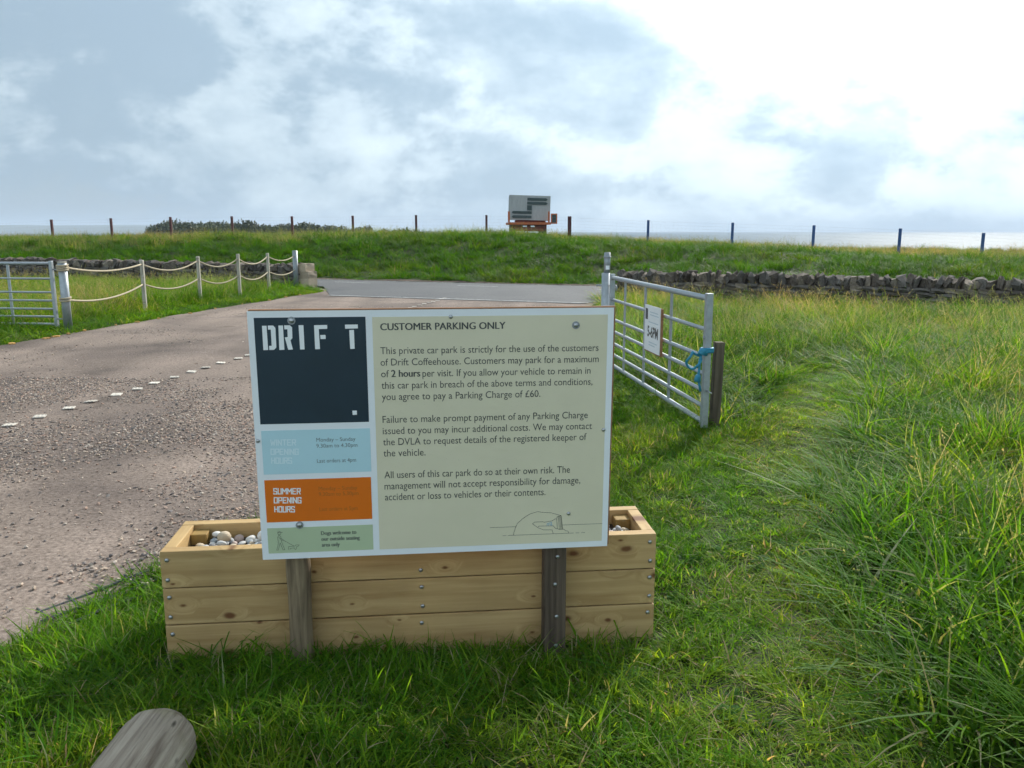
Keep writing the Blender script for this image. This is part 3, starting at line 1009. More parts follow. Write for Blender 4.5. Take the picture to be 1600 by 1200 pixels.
for flag, knd, nm, lb in ((True, 'longgreen', 'long_grass', 'long lush windblown grass beside the trodden path'), (False, 'meadow', 'meadow_grass', 'pale meadow grass with straw seed heads beyond the gate')):
    q = gr == flag
    make(nm, knd, x[q], y[q], sz[q], zs[q], tt[q], lb, 'grass', 0.20, math.pi + 0.3, 1.3)
# --- verge on the left behind the rope fence
x, y = field(12000, -19, -4.6, 9.5, 28)
td = -track_sd(x, y)
keep = (td > 0.05) & (y < road_near(x) - 0.75) & (x > -0.72 * y - 2)
x, y, td = x[keep], y[keep], td[keep]
longm = sstep(0.7, 1.7, td - 0.4 * (fbm(x * 0.9, y * 0.9, 3) - 0.5)) * (y < 23.0)
short = rng.random(len(x)) > longm
xs_, ys_ = x[short], y[short]
sz = rng.uniform(0.9, 1.7, len(xs_))
make('verge_grass', 'lush', xs_, ys_, sz, sz * rng.uniform(0.35, 0.75, len(xs_)), tint_of(xs_, ys_, len(xs_), 0.0), 'short bright green verge at the edge of the track', 'grass', 0.2)
xl, yl_ = x[~short], y[~short]
sz = rng.uniform(0.8, 1.4, len(xl))
zz_ = sz * (0.55 + 0.8 * fbm(xl * 0.9, yl_ * 0.9, 3)) * np.interp(road_near(xl) - yl_, [0.6, 2.0], [0.45, 1.0])
gq = fbm(xl * 0.8 + 20, yl_ * 0.8, 3) + rng.normal(0, 0.08, len(xl)) > 0.46
tq = tint_of(xl, yl_, len(xl), 0.05, 0.6)
for flag, knd, nm, lb in ((False, 'meadow', 'rough_grass', 'rough pale grass between rope fence and stone wall'), (True, 'longgreen', 'tussock_grass', 'long green tussocks between rope fence and stone wall')):
    q = gq == flag
    make(nm, knd, xl[q], yl_[q], sz[q], zz_[q], tq[q], lb, 'grass', 0.2, math.pi, 1.0)
# --- the bank
x, y = field(25000, -45, 40, 16, 52)
s = y - road_far(x)
keep = (s > 0.35) & (np.abs(x) < 0.70 * y + 2) & (y < fence_y(x) + 6) & (rng.random(len(x)) < 0.9)
x, y, s = x[keep], y[keep], s[keep]
df = y - fence_y(x)
dry = np.clip(sstep(-6.0, -1.5, df) * 0.85 + 0.30 * sstep(3, 12, x) * sstep(-9, -2, df) - 0.05, 0, 1)
is_straw = rng.random(len(x)) < dry * 0.75
sz = rng.uniform(0.7, 1.3, len(x))
zs = sz * (0.45 + 0.75 * fbm(x * 0.6, y * 0.6, 3)) * np.interp(s, [0.3, 1.2], [0.5, 1.0]) * (1 + 0.25 * np.exp(-((df + 2.5) / 2.5) ** 2) - 0.25 * sstep(1, 4, df))
tt = tint_of(x, y, len(x), -0.22 + 0.35 * sstep(3, 14, x), 0.45)
for flag, knd, nm, lb in ((False, 'bank', 'bank_grass', 'thick green grass clothing the roadside bank'), (True, 'straw', 'straw_grass', 'dry straw coloured grass along the top of the bank')):
    q = is_straw == flag
    make(nm, knd, x[q], y[q], sz[q], zs[q], tt[q] * (0.85 if flag else np.array([0.50, 0.60, 0.62])), lb, 'grass', 0.18, math.pi, 1.0)


# ------------------------------------------------------------------ stones
def rock_mesh(name, mat, boxy=0.6, jit=0.16, seed=0, sub=1, smooth=False):
    """unit block, edges worn and uneven"""
    rd = random.Random(seed)
    bm = bmesh.new()
    bmesh.ops.create_cube(bm, size=1.0)
    bmesh.ops.subdivide_edges(bm, edges=bm.edges[:], cuts=sub, use_grid_fill=True)
    for v in bm.verts:
        p = v.co.copy()
        sph = p.normalized() * 0.56
        p = p * boxy + sph * (1 - boxy)
        v.co = p + Vector((rd.uniform(-jit, jit), rd.uniform(-jit, jit), rd.uniform(-jit, jit))) * 0.5
    me = bpy.data.meshes.new(name)
    bm.to_mesh(me); bm.free()
    me.materials.append(mat)
    if smooth:
        me.polygons.foreach_set('use_smooth', [True] * len(me.polygons))
    return me


# gravel lying loose on the track (too many to count): one mesh of small faceted stones
mg, nt, b = new_mat('gravel_stone')
ta = nt.nodes.new('ShaderNodeAttribute'); ta.attribute_name = 'col'
nt.links.new(ta.outputs['Color'], b.inputs['Base Color'])
b.inputs['Roughness'].default_value = 0.85
b.inputs['Specular IOR Level'].default_value = 0.25
bm = bmesh.new(); bmesh.ops.create_icosphere(bm, subdivisions=1, radius=0.5)
ICO_V = np.array([v.co[:] for v in bm.verts]); ICO_F = np.array([[v.index for v in f.verts] for f in bm.faces]); bm.free()


def gravel(n, x0, x1, y0, y1, smin, smax, thr, name, label):
    x, y = field(n, x0, x1, y0, y1)
    p = fbm(x * 0.75 + 3, y * 0.75 + 11, 4)
    sd = track_sd(x, y)
    edge = np.exp(-(np.maximum(sd, 0) / 1.5) ** 2) * (x > -5) * (0.45 + 0.9 * fbm(x * 1.6, y * 1.6 + 4, 3))
    keep = (sd > -0.10) & (rng.random(len(x)) < np.clip((p - thr) * 4.5 + 0.85 * edge, 0.06, 1)) & (x > -0.66 * y - 0.4) & ~blocked(x, y, 0.01)
    x, y = x[keep], y[keep]
    m = len(x)
    s = smin + (smax - smin) * rng.random(m) ** 2.6
    pal = np.array([(0.33, 0.255, 0.205), (0.25, 0.205, 0.18), (0.19, 0.165, 0.15), (0.41, 0.32, 0.25), (0.36, 0.245, 0.19), (0.44, 0.37, 0.31), (0.27, 0.20, 0.165), (0.15, 0.13, 0.125)])
    col = pal[rng.integers(0, len(pal), m)] * rng.uniform(0.8, 1.2, m)[:, None]
    z = 0.005 + s * 0.12 + 0.022 * (fbm(x * 0.7, y * 0.7, 3) - 0.5)
    z = np.where(track_sd(x, y) < 0.15, np.maximum(z, H(x, y) + 0.012), z)
    v = ICO_V[None] * (1 + rng.uniform(-0.28, 0.28, (m, len(ICO_V), 1)))
    v = v * np.c_[s * rng.uniform(0.8, 1.6, m), s * rng.uniform(0.7, 1.2, m), s * rng.uniform(0.35, 0.8, m)][:, None]
    a = rng.uniform(0, 6.28, m)[:, None]
    v = np.stack([v[..., 0] * np.cos(a) - v[..., 1] * np.sin(a) + x[:, None], v[..., 0] * np.sin(a) + v[..., 1] * np.cos(a) + y[:, None], v[..., 2] + z[:, None] + v[..., 0] * rng.normal(0, 0.25, m)[:, None]], -1)
    f = (ICO_F[None] + (np.arange(m) * len(ICO_V))[:, None, None]).reshape(-1, 3)
    me = bpy.data.meshes.new(name); me.from_pydata(v.reshape(-1, 3).tolist(), [], f.tolist()); me.materials.append(mg)
    at = me.color_attributes.new('col', 'FLOAT_COLOR', 'POINT')
    at.data.foreach_set('color', np.c_[np.repeat(col, len(ICO_V), 0), np.ones(m * len(ICO_V))].ravel())
    tag(link_mesh(name, me), label, 'gravel', kind='stuff')


gravel(130000, -6, 0.6, 2.4, 9.0, 0.007, 0.024, 0.43, 'loose_gravel', 'loose mixed gravel gathered in patches on the track')
gravel(12000, -9, 1.6, 9.0, 18, 0.010, 0.024, 0.54, 'far_gravel', 'loose gravel on the track towards the road')

# white marker plates in a row along the track
pm = MB()
pm.box(-0.047, 0.047, -0.047, 0.047, 0, 0.006)
pm = pm.mesh('marker_plate', M['plate'])
rim = MB()
for a in (-0.03, 0, 0.03):
    rim.box(a - 0.005, a + 0.005, -0.038, 0.038, 0.0062, 0.009)
rim = rim.mesh('plate_rib', M['plate'])
p0, p1 = np.array([-4.11, 7.01]), np.array([-1.62, 19.9])
nrow = 40
for k in range(-2, nrow):
    t = k / (nrow - 1)
    c = p0 + (p1 - p0) * t
    o = link_mesh('marker_plate', pm)
    o.location = (c[0] + random.uniform(-0.02, 0.02), c[1] + random.uniform(-0.03, 0.03), 0.012 + 0.022 * (float(fbm(c[0] * 0.7, c[1] * 0.7, 3)) - 0.5))
    o.rotation_euler = (random.gauss(0, 0.04), random.gauss(0, 0.04), 0.19 + random.gauss(0, 0.12))
    tag(o, 'small white square marker plate in the row set into the gravel', 'marker', 'white marker plates along the track')
    if t < 0.4:
        r_ = link_mesh('rib_panel', rim, o)

# orange stones where verge meets gravel
om = [rock_mesh('edging_stone', M['ochre'], 0.4, 0.2, 70 + k) for k in range(4)]
for k, yy in enumerate([11.75, 12.35, 12.55, 12.9, 13.35, 14.15, 14.6, 15.2, 16.2, 17.2, 18.3, 19.3, 20.3, 21.0]):
    o = link_mesh('edging_stone', om[k % 4])
    o.location = (float(track_l(yy)) + random.uniform(-0.08, 0.10), yy, 0.012)
    sx = random.uniform(0.05, 0.14)
    o.scale = (sx, sx * 0.6, 0.03)
    o.rotation_euler = (0, 0, random.uniform(0, 3))
    tag(o, 'flat orange stone where the left verge meets the gravel', 'stone', 'orange stones along the verge')

# black plastic ground mesh showing at the edge of the gravel
gm = empty('ground_mesh', (-1.76, 3.55, 0.004), R(58))
tag(gm, 'black plastic ground grid poking out of the gravel beside the planter', 'ground mesh')
for k in range(3):
    w_ = [(-0.46 + 0.14 * k * 0.3 + 0.85 * t, -0.17 + 0.115 * k + 0.012 * math.sin(5 * t + k), 0.006 + 0.006 * math.sin(7 * t + 2 * k)) for t in np.linspace(0, 1, 12)]
    MB().tube(w_, 0.006, 6).build('long_strip', M['geogrid'], gm)
for k in range(6):
    u = -0.40 + 0.135 * k
    w_ = [(u + 0.05 * t, -0.19 + 0.30 * t, 0.004 + 0.005 * math.sin(6 * t + k)) for t in np.linspace(0, 1, 7)]
    MB().tube(w_, 0.0045, 6).build('cross_strip', M['geogrid'], gm)

# ------------------------------------------------------------------ planter
W, D, HH = PL['W'], PL['D'], PL['H']
planter = empty('planter_box', (PL['x'], PL['y'], 0), PL['a'])
tag(planter, 'long new pine plank planter full of pebbles behind the notice board', 'planter')
T = 0.047
ph = HH / 3


def plank(name, x0, x1, y0, y1, z0, z1, mat):
    return MB().box(x0, x1, y0, y1, z0, z1).build(name, mat, planter, bevel=0.003)


for k in range(3):
    z0, z1 = k * ph + (0.0022 if k else -0.04), (k + 1) * ph - 0.0022
    j = [0.0, 0.002, 0.0005][k]
    plank('front_plank', -W / 2, W / 2, 0.0 + j, T, z0, z1, M['pine'])
    plank('back_plank', -W / 2, W / 2, D - T, D - j, z0, z1, M['pine'])
    plank('end_plank', -W / 2 + j, -W / 2 + T, T + 0.001, D - T - 0.001, z0, z1 - 0.001, M['pine_end'])
    plank('end_plank', W / 2 - T, W / 2 - j, T + 0.001, D - T - 0.001, z0, z1 - 0.001, M['pine_end'])
for sx in (-1, 1):
    xa = sx * (W / 2 - T - 0.001); xb = sx * (W / 2 - T - 0.064)
    for (ya, yb) in ((T + 0.001, T + 0.06), (D - T - 0.065, D - T - 0.002)):
        MB().box(min(xa, xb), max(xa, xb), ya, yb, 0.02, HH - 0.022 - (0.05 if ya < 0.1 else 0)).build('corner_block', M['stained_block'], planter, bevel=0.004)
MB().box(-W / 2 + T + 0.001, W / 2 - T - 0.001, T + 0.001, D - T - 0.001, 0.05, HH - 0.064).build('soil_fill', M['soil'], planter)

# screw heads
sv = MB()
prof = [(0.0, 0.0055), (0.004, 0.0052), (0.0075, 0.003), (0.0082, 0.0)]
n = 14
rings = [[(r_ * math.cos(2 * math.pi * k / n), -h_, r_ * math.sin(2 * math.pi * k / n)) for k in range(n)] for r_, h_ in prof[1:]]
vv = [(0, -prof[0][1], 0)] + [p for ring in rings for p in ring]
ff = [(0, 1 + (k + 1) % n, 1 + k) for k in range(n)]
for i in range(len(rings) - 1):
    for k in range(n):
        a = 1 + i * n
        ff.append((a + k, a + (k + 1) % n, a + n + (k + 1) % n, a + n + k))
sv.add(vv, ff)
screw_me = sv.mesh('screw', M['screw'], True)


def put_screw(parent, x, y, z, s_=1.0, name='screw'):
    o = link_mesh(name, screw_me, parent)
    o.location = (x, y, z)
    o.scale = (s_, s_, s_)
    o.rotation_euler = (0, random.uniform(0, 3), 0)
    return o


for xx in (-W / 2 + 0.022, 0.02, W / 2 - 0.024):
    for k in range(3):
        for q in (0.034, 0.112):
            if k == 0 and q < 0.1:
                continue
            put_screw(planter, xx + random.uniform(-0.004, 0.004), -0.0005, k * ph + q)

# pebbles in the planter
PEB = [('white', (0.68, 0.66, 0.62)), ('grey', (0.33, 0.34, 0.35)), ('dark grey', (0.18, 0.18, 0.19)), ('pinkish', (0.46, 0.36, 0.32)), ('buff', (0.50, 0.41, 0.29)), ('bluish grey', (0.38, 0.42, 0.45)), ('pale grey', (0.50, 0.50, 0.49))]
pmesh = []
for k, (nm, c) in enumerate(PEB):
    mt = simple('pebble_' + nm.replace(' ', '_'), c, 0.75, 0, 0.25, 60, 0.1)
    for q in range(2):
        bm = bmesh.new()
        bmesh.ops.create_icosphere(bm, subdivisions=2, radius=0.5)
        rd = random.Random(k * 10 + q)
        ax = Vector((rd.uniform(-1, 1), rd.uniform(-1, 1), rd.uniform(-1, 1))).normalized()
        for v in bm.verts:
            d_ = v.co.normalized().dot(ax)
            v.co *= 1 + 0.12 * d_ + 0.06 * math.sin(4 * d_ + q)
        me = bpy.data.meshes.new('pebble'); bm.to_mesh(me); bm.free()
        me.materials.append(mt)
        me.polygons.foreach_set('use_smooth', [True] * len(me.polygons))
        pmesh.append((nm, me))
ca, sa = math.cos(PL['a']), math.sin(PL['a'])


def pw(u, v, z):
    return Vector((PL['x'] + u * ca - v * sa, PL['y'] + u * sa + v * ca, z))


xi0, xi1, yi0, yi1 = -W / 2 + T + 0.03, W / 2 - T - 0.03, T + 0.03, D - T - 0.028
placed = []
level = HH - 0.064
tries = 0
while len(placed) < 290 and tries < 30000:
    tries += 1
    u, v = random.uniform(xi0, xi1), random.uniform(yi0, yi1)
    r_ = random.choice([0.013, 0.015, 0.017, 0.019, 0.022])
    if (abs(abs(u) - (W / 2 - T - 0.032)) < 0.055) and (v > D - T - 0.09):
        continue
    lay = 0 if tries < 16000 else 1
    if any((u - a) ** 2 + (v - b_) ** 2 < ((r_ + c_) * 0.93) ** 2 for a, b_, c_, l_ in placed if l_ == lay):
        continue
    placed.append((u, v, r_, lay))
hidden = []
for (u, v, r_, lay) in placed:
    nm, me = random.choice(pmesh)
    o = link_mesh('pebble', me)
    o.location = pw(u, v, level + 0.010 + 0.020 * lay)
    k = 2 * r_
    o.scale = (k * random.uniform(0.95, 1.3), k * random.uniform(0.85, 1.05), k * random.uniform(0.6, 0.9))
    o.rotation_euler = (random.gauss(0, 0.3), random.gauss(0, 0.3), random.uniform(0, 6.28))
    tag(o, 'smooth %s pebble among the pebbles in the planter' % nm, 'pebble', 'pebbles in the planter')
for (u, v, nm_i, k, ks) in ((-0.60, 0.20, 0, 0.055, 0.95), (-0.755, 0.21, 8, 0.054, 0.85), (0.745, 0.13, 0, 0.050, 0.97)):
    o = link_mesh('pebble', pmesh[nm_i][1])
    o.location = pw(u, v, level + 0.036)
    o.scale = (k, k, k * ks)
    tag(o, 'large round %s pebble perched on top of the planter pebbles' % pmesh[nm_i][0], 'pebble', 'pebbles in the planter')

# ------------------------------------------------------------------ notice board
SG = dict(w=1.252, h=0.8916, x=-0.2676, y=2.8516, a=0.1059, zb=0.4447, tilt=0.0292)
sign = empty('notice_board', (SG['x'], SG['y'], 0), SG['a'])
tag(sign, 'white-edged parking notice board with navy, blue and orange panels on two posts', 'sign')
# photo corners of the face -> face coordinates (metres from its lower left corner)
src = np.array([(407.3, 876), (946.4, 854), (962, 481), (386.6, 484)], float)
dst = np.array([(0, 0), (SG['w'], 0), (SG['w'], SG['h']), (0, SG['h'])], float)
A = []
for (x_, y_), (u_, v_) in zip(src, dst):
    A.append([x_, y_, 1, 0, 0, 0, -u_ * x_, -u_ * y_, -u_]); A.append([0, 0, 0, x_, y_, 1, -v_ * x_, -v_ * y_, -v_])
HM = np.linalg.svd(np.array(A))[2][-1].reshape(3, 3)


def uv(px, py, o=(0, 0), s_=1.0):
    p = HM @ np.array([o[0] + px / s_, o[1] + py / s_, 1.0])
    return p[0] / p[2], p[1] / p[2]


def S(u, v, d):
    """point on the board: u right, v up, d out of the face"""
    return (u - SG['w'] / 2, -d - math.sin(SG['tilt']) * v, SG['zb'] + math.cos(SG['tilt']) * v)


def slab(u0, u1, v0, v1, d0, d1):
    return MB().add([S(u, v, d) for d in (d0, d1) for (u, v) in ((u0, v0), (u1, v0), (u1, v1), (u0, v1))],
                    [(0, 1, 2, 3), (4, 7, 6, 5), (0, 4, 5, 1), (1, 5, 6, 2), (2, 6, 7, 3), (3, 7, 4, 0)])


slab(0.004, SG['w'] + 0.006, 0.006, SG['h'] + 0.005, -0.021, -0.0032).build('backing_board', M['ply'], sign)
face = slab(0, SG['w'], 0, SG['h'], -0.003, 0).build('sign_face', M['white_al'], sign)


def panel(name, mat, corners, o, s_, label):
    q = [uv(x_, y_, o, s_) for x_, y_ in corners]      # TL TR BL BR
    u0, u1 = (q[0][0] + q[2][0]) / 2, (q[1][0] + q[3][0]) / 2
    v1, v0 = (q[0][1] + q[1][1]) / 2, (q[2][1] + q[3][1]) / 2
    ob = slab(u0, u1, v0, v1, 0.0003, 0.0008).build(name, mat, sign)
    ob['label'] = label
    return ob


ZB, ZN, ZL = ((570, 470), 2.856), ((395, 485), 6.487), ((400, 660), 5.716)
p_beige = panel('text_panel', M['beige'], [(40, 66), (1092, 64), (60, 1112), (1050, 1072)], *ZB, 'beige panel with the parking terms')
p_navy = panel('logo_panel', M['navy'], [(15, 60), (1157, 55), (72, 1150), (1180, 1128)], *ZN, 'navy square with stencilled white letters')
p_ice = panel('winter_hours_panel', M['ice'], [(42, 75), (1020, 48), (58, 465), (1025, 440)], *ZL, 'pale blue winter hours panel')
p_or = panel('summer_hours_panel', M['orange'], [(62, 520), (1022, 487), (83, 900), (1030, 862)], *ZL, 'orange summer hours panel')
p_sage = panel('dogs_panel', M['sage'], [(85, 955), (1035, 912), (95, 1180), (1035, 1137)], *ZL, 'sage green panel about dogs')

pending = []


def text(body, xl, xr, yb, cap, zoom, mat, parent, bold=0.0):
    """one printed line, its left end and width measured on the photograph"""
    o_, s_ = zoom
    u0, v0 = uv(xl, yb, o_, s_)
    u1, _ = uv(xr, yb, o_, s_)
    _, vt = uv(xl, yb - cap, o_, s_)
    cu = bpy.data.curves.new('line', 'FONT')
    cu.body = body
    cu.size = 1.0
    cu.resolution_u = 3
    ob = bpy.data.objects.new('text_line', cu)
    C.objects.link(ob)
    pending.append((ob, u0, v0, u1 - u0, vt - v0, mat, parent, bold))


BX = [('CUSTOMER PARKING ONLY', 75, 633, 128, 0.010), ('This private car park is strictly for the use of the customers', 75, 1047, 235, 0),
      ('of Drift Coffeehouse. Customers may park for a maximum', 75, 1047, 287, 0), ('of', 77, 112, 339, 0), ('2 hours', 122, 250, 338, 0.012),
      ('per visit. If you allow your vehicle to remain in', 262, 1010, 337, 0), ('this car park in breach of the above terms and conditions,', 78, 1018, 391, 0),
      ('you agree to pay a Parking Charge of £60.', 79, 786, 442, 0), ('Failure to make prompt payment of any Parking Charge', 81, 995, 544, 0),
      ('issued to you may incur additional costs. We may contact', 81, 1013, 595, 0), ('the DVLA to request details of the registered keeper of', 82, 988, 645, 0),
      ('the vehicle.', 83, 271, 695, 0), ('All users of this car park do so at their own risk. The', 86, 913, 793, 0),
      ('management will not accept responsibility for damage,', 86, 958, 843, 0), ('accident or loss to vehicles or their contents.', 87, 803, 892, 0)]
for body, xl, xr, yb, bo in BX:
    text(body, xl, xr, yb, 31, ZB, M['ink'], p_beige, bo)
for body, xl, xr, yb in (('Monday – Sunday', 537, 888, 170), ('9.30am to 4.30pm', 537, 905, 225), ('Last orders at 4pm', 541, 892, 360)):
    text(body, xl, xr, yb, 34, ZL, M['ink_soft'], p_ice, 0.0)
for body, xl, xr, yb in (('Monday – Sunday', 553, 900, 610), ('9.30am to 5.30pm', 553, 910, 660), ('Last orders at 5pm', 558, 900, 795)):
    text(body, xl, xr, yb, 34, ZL, M['ink_brown'], p_or, 0.0)
for body, xl, xr, yb in (('Dogs welcome to', 568, 883, 1010), ('our outside seating', 570, 913, 1062), ('area only', 573, 733, 1115)):
    text(body, xl, xr, yb, 34, ZL, M['ink_sage'], p_sage, 0.004)

bpy.context.view_layer.update()
dg = bpy.context.evaluated_depsgraph_get()


def flatten_text(ob):
    ev = ob.evaluated_get(dg)
    me_ = bpy.data.meshes.new_from_object(ev)
    co = np.empty(len(me_.vertices) * 3); me_.vertices.foreach_get('co', co)
    co = co.reshape(-1, 3)
    return me_, co


ref = bpy.data.curves.new('cap', 'FONT'); ref.body = 'H'; ref.size = 1.0
ref_o = bpy.data.objects.new('cap', ref); C.objects.link(ref_o)
bpy.context.view_layer.update(); dg = bpy.context.evaluated_depsgraph_get()
_, rc = flatten_text(ref_o)
CAP = rc[:, 1].max()
bpy.data.objects.remove(ref_o)
for ob, u0, v0, wid, cap, mat, parent, bold in pending:
    me_, co = flatten_text(ob)
    lo, hi = co[:, 0].min(), co[:, 0].max()
    kx, ky = wid / (hi - lo), cap / CAP
    new = np.array([S(u0 + (c[0] - lo) * kx, v0 + c[1] * ky, 0.0013) for c in co])
    me_.vertices.foreach_set('co', new.ravel())
    me_.materials.clear(); me_.materials.append(mat)
    me_.update()
    bpy.data.objects.remove(ob)
    if bold:                                             # heavier strokes: the same glyphs laid over with a small shift
        bm = bmesh.new(); bm.from_mesh(me_)
        for q_ in (1, 2):
            g_ = bmesh.ops.duplicate(bm, geom=[f for f in bm.faces if f.index < len(me_.polygons) and f.index >= 0][:len(me_.polygons)])
            for v_ in g_['geom']:
                if isinstance(v_, bmesh.types.BMVert):
                    v_.co.x += 0.0009 * q_; v_.co.y -= 0.00002 * q_
            bm.faces.ensure_lookup_table()
        bm.to_mesh(me_); bm.free()
    link_mesh('text_line', me_, parent)


def flat_poly(polys, zoom, mat, name, parent, d=0.0013):
    mb = MB()
    for poly in polys:
        q = [S(*uv(x_, y_, *zoom), d) for x_, y_ in poly]
        mb.add(q, [tuple(range(len(q)))])
    return mb.build(name, mat, parent)


def stroke(lines, zoom, w_, mat, name, parent, d=0.0013):
    """thin printed strokes"""
    mb = MB()
    for i_, ln in enumerate(lines):
        pts = [np.array(uv(x_, y_, *zoom)) for x_, y_ in ln]
        for a, b_ in zip(pts[:-1], pts[1:]):
            t = b_ - a; L_ = np.hypot(*t)
            if L_ < 1e-6: continue
            t = t / L_; n_ = np.array([-t[1], t[0]]) * w_ / 2; e = t * w_ * 0.4
            mb.add([S(*(a - e + n_), d), S(*(a - e - n_), d), S(*(b_ + e - n_), d), S(*(b_ + e + n_), d)], [(0, 1, 2, 3)])
            d += 0.000002
    return mb.build(name, mat, parent)


# stencilled letters, each its own shape
LET = {'D': [[(100, 142), (147, 142), (161, 390), (112, 392)], [(160, 140), (215, 140), (238, 165), (245, 365), (222, 388), (173, 390), (171, 348), (197, 346), (190, 182), (162, 182)]],
       'R': [[(268, 140), (315, 140), (327, 388), (275, 390)], [(327, 138), (385, 138), (408, 160), (410, 270), (390, 292), (414, 386), (366, 388), (332, 262), (362, 258), (360, 180), (329, 180)]],
       'I': [[(474, 138), (524, 137), (533, 385), (487, 386)]],
       'F': [[(632, 138), (766, 136), (766, 176), (680, 178), (690, 382), (641, 384)], [(694, 239), (748, 238), (750, 279), (697, 281)]],
       'T': [[(947, 134), (1078, 133), (1079, 173), (949, 176)], [(990, 190), (1038, 188), (1044, 381), (998, 383)]],
       'dot': [[(1012, 1012), (1057, 1011), (1059, 1054), (1015, 1056)]]}
for k, polys in LET.items():
    flat_poly(polys, ZN, M['white_ink'], 'stencil_letter' if k != 'dot' else 'square_dot', p_navy)

# heavy block capitals drawn as strokes on a 4 x 6 grid
BLK = {'S': [[(4, 5), (4, 6), (0, 6), (0, 3.3), (4, 2.7), (4, 0), (0, 0), (0, 1)]], 'U': [[(0, 6), (0, 0), (4, 0), (4, 6)]], 'M': [[(0, 0), (0, 6), (2.5, 2.5), (5, 6), (5, 0)]],
       'E': [[(4, 6), (0, 6), (0, 0), (4, 0)], [(0, 3), (3.2, 3)]], 'R': [[(0, 0), (0, 6), (4, 6), (4, 3), (0, 3)], [(2, 3), (4, 0)]], 'O': [[(0, 0), (0, 6), (4, 6), (4, 0), (0, 0)]],
       'P': [[(0, 0), (0, 6), (4, 6), (4, 2.7), (0, 2.7)]], 'N': [[(0, 0), (0, 6), (4, 0), (4, 6)]], 'I': [[(0, 0), (0, 6)]], 'G': [[(4, 4.6), (4, 6), (0, 6), (0, 0), (4, 0), (4, 2.8), (2.4, 2.8)]],
       'H': [[(0, 0), (0, 6)], [(4, 0), (4, 6)], [(0, 3), (4, 3)]], 'W': [[(0, 6), (1.2, 0), (2.7, 4), (4.2, 0), (5.4, 6)]], 'T': [[(0, 6), (4, 6)], [(2, 6), (2, 0)]]}
ADV = {'M': 6.9, 'W': 7.2, 'I': 2.0}


def block_text(word, xl, xr, yb, cap, zoom, mat, parent):
    tot = sum(ADV.get(c, 5.9) for c in word) - 1.9
    kx, ky = (xr - xl - 12) / tot, (cap - 12) / 6
    x_ = xl + 6
    lines = []
    for c in word:
        for ln in BLK[c]:
            lines.append([(x_ + p[0] * kx, yb - 6 - p[1] * ky) for p in ln])
        x_ += ADV.get(c, 5.9) * kx
    stroke(lines, zoom, 0.0037, mat, 'block_word', parent)


for w_, a, b_, yb in (('WINTER', 120, 355, 207), ('OPENING', 122, 378, 290), ('HOURS', 127, 318, 370)):
    block_text(w_, a, b_, yb, 60, ZL, M['ink_ice'], p_ice)
for w_, a, b_, yb in (('SUMMER', 142, 392, 646), ('OPENING', 146, 398, 727), ('HOURS', 149, 338, 808)):
    block_text(w_, a, b_, yb, 60, ZL, M['white_ink'], p_or)

# person walking a dog
arc = lambda cx, cy, r_, a0, a1, n_=10: [(cx + r_ * math.cos(a0 + (a1 - a0) * k / n_), cy + r_ * math.sin(a0 + (a1 - a0) * k / n_)) for k in range(n_ + 1)]
stroke([arc(194, 992, 15, 0, 2 * math.pi), [(178, 988), (222, 986)], [(186, 1012), (178, 1035), (184, 1075), (180, 1105), (168, 1145), (182, 1146), (200, 1080), (226, 1143), (242, 1142), (212, 1070), (206, 1022), (192, 1012)], [(190, 1030), (212, 1055), (236, 1058)], [(212, 1040), (236, 1060), (322, 1108)],
        [(276, 1140), (276, 1114), (330, 1110), (342, 1098), (370, 1098), (366, 1108), (350, 1112), (342, 1138), (332, 1138), (330, 1126), (290, 1130), (288, 1140)]], ZL, 0.0016, M['ink_sage'], 'dog_walker_drawing', p_sage)
# headland drawing
ZH = ((750, 780), 7.619)
stroke([[(110, 343), (420, 332)], [(382, 435), (412, 340), (436, 292), (500, 235), (585, 180), (680, 152), (740, 162), (835, 166), (955, 200)], [(972, 312), (1438, 295)], [(258, 440), (300, 438)], [(322, 437), (1100, 407)], [(1125, 406), (1165, 405)], [(1190, 404), (1232, 402)],
        [(614, 298), (640, 277), (735, 273), (755, 279), (850, 262), (880, 240), (902, 238)], [(614, 298), (680, 345), (745, 370), (845, 370), (858, 415)], [(680, 335), (690, 325), (860, 322), (885, 352), (935, 365), (985, 362), (1005, 380), (1035, 385), (1042, 410)],
        [(902, 238), (908, 212), (955, 200), (972, 362)], [(902, 238), (908, 355)], [(922, 208), (932, 362)], [(935, 204), (948, 364)], [(948, 202), (962, 362)]], ZH, 0.0014, M['ink'], 'headland_drawing', p_beige)
stroke([[(785, 322), (788, 295), (835, 280)], [(838, 278), (845, 318)], [(800, 320), (803, 302), (830, 300), (832, 320)]], ZH, 0.0022, M['ink_blue'], 'window_drawing', p_beige)

# fixings
for (x_, y_, s_) in ((457, 499, 1.25), (707, 494, 0.9), (902, 508, 1.25), (402, 688.5, 0.9), (943, 672, 0.9), (466, 821, 1.25), (887, 803, 0.9)):
    p = S(*uv(x_, y_), 0.0012)
    put_screw(sign, *p, s_ * 0.95, 'fixing_screw')
    if s_ > 1.2:
        mb = MB(); q = [(p[0] + 0.0135 * math.cos(a), p[1], p[2] + 0.0135 * math.sin(a)) for a in np.linspace(0, 2 * math.pi, 20, endpoint=False)]
        mb.add(q + [(a_, b_ - 0.0018, c_) for a_, b_, c_ in q], [tuple(range(20)), tuple(range(39, 19, -1))] + [(k, (k + 1) % 20, 20 + (k + 1) % 20, 20 + k) for k in range(20)])
        mb.build('washer', M['galv_dull'], sign)

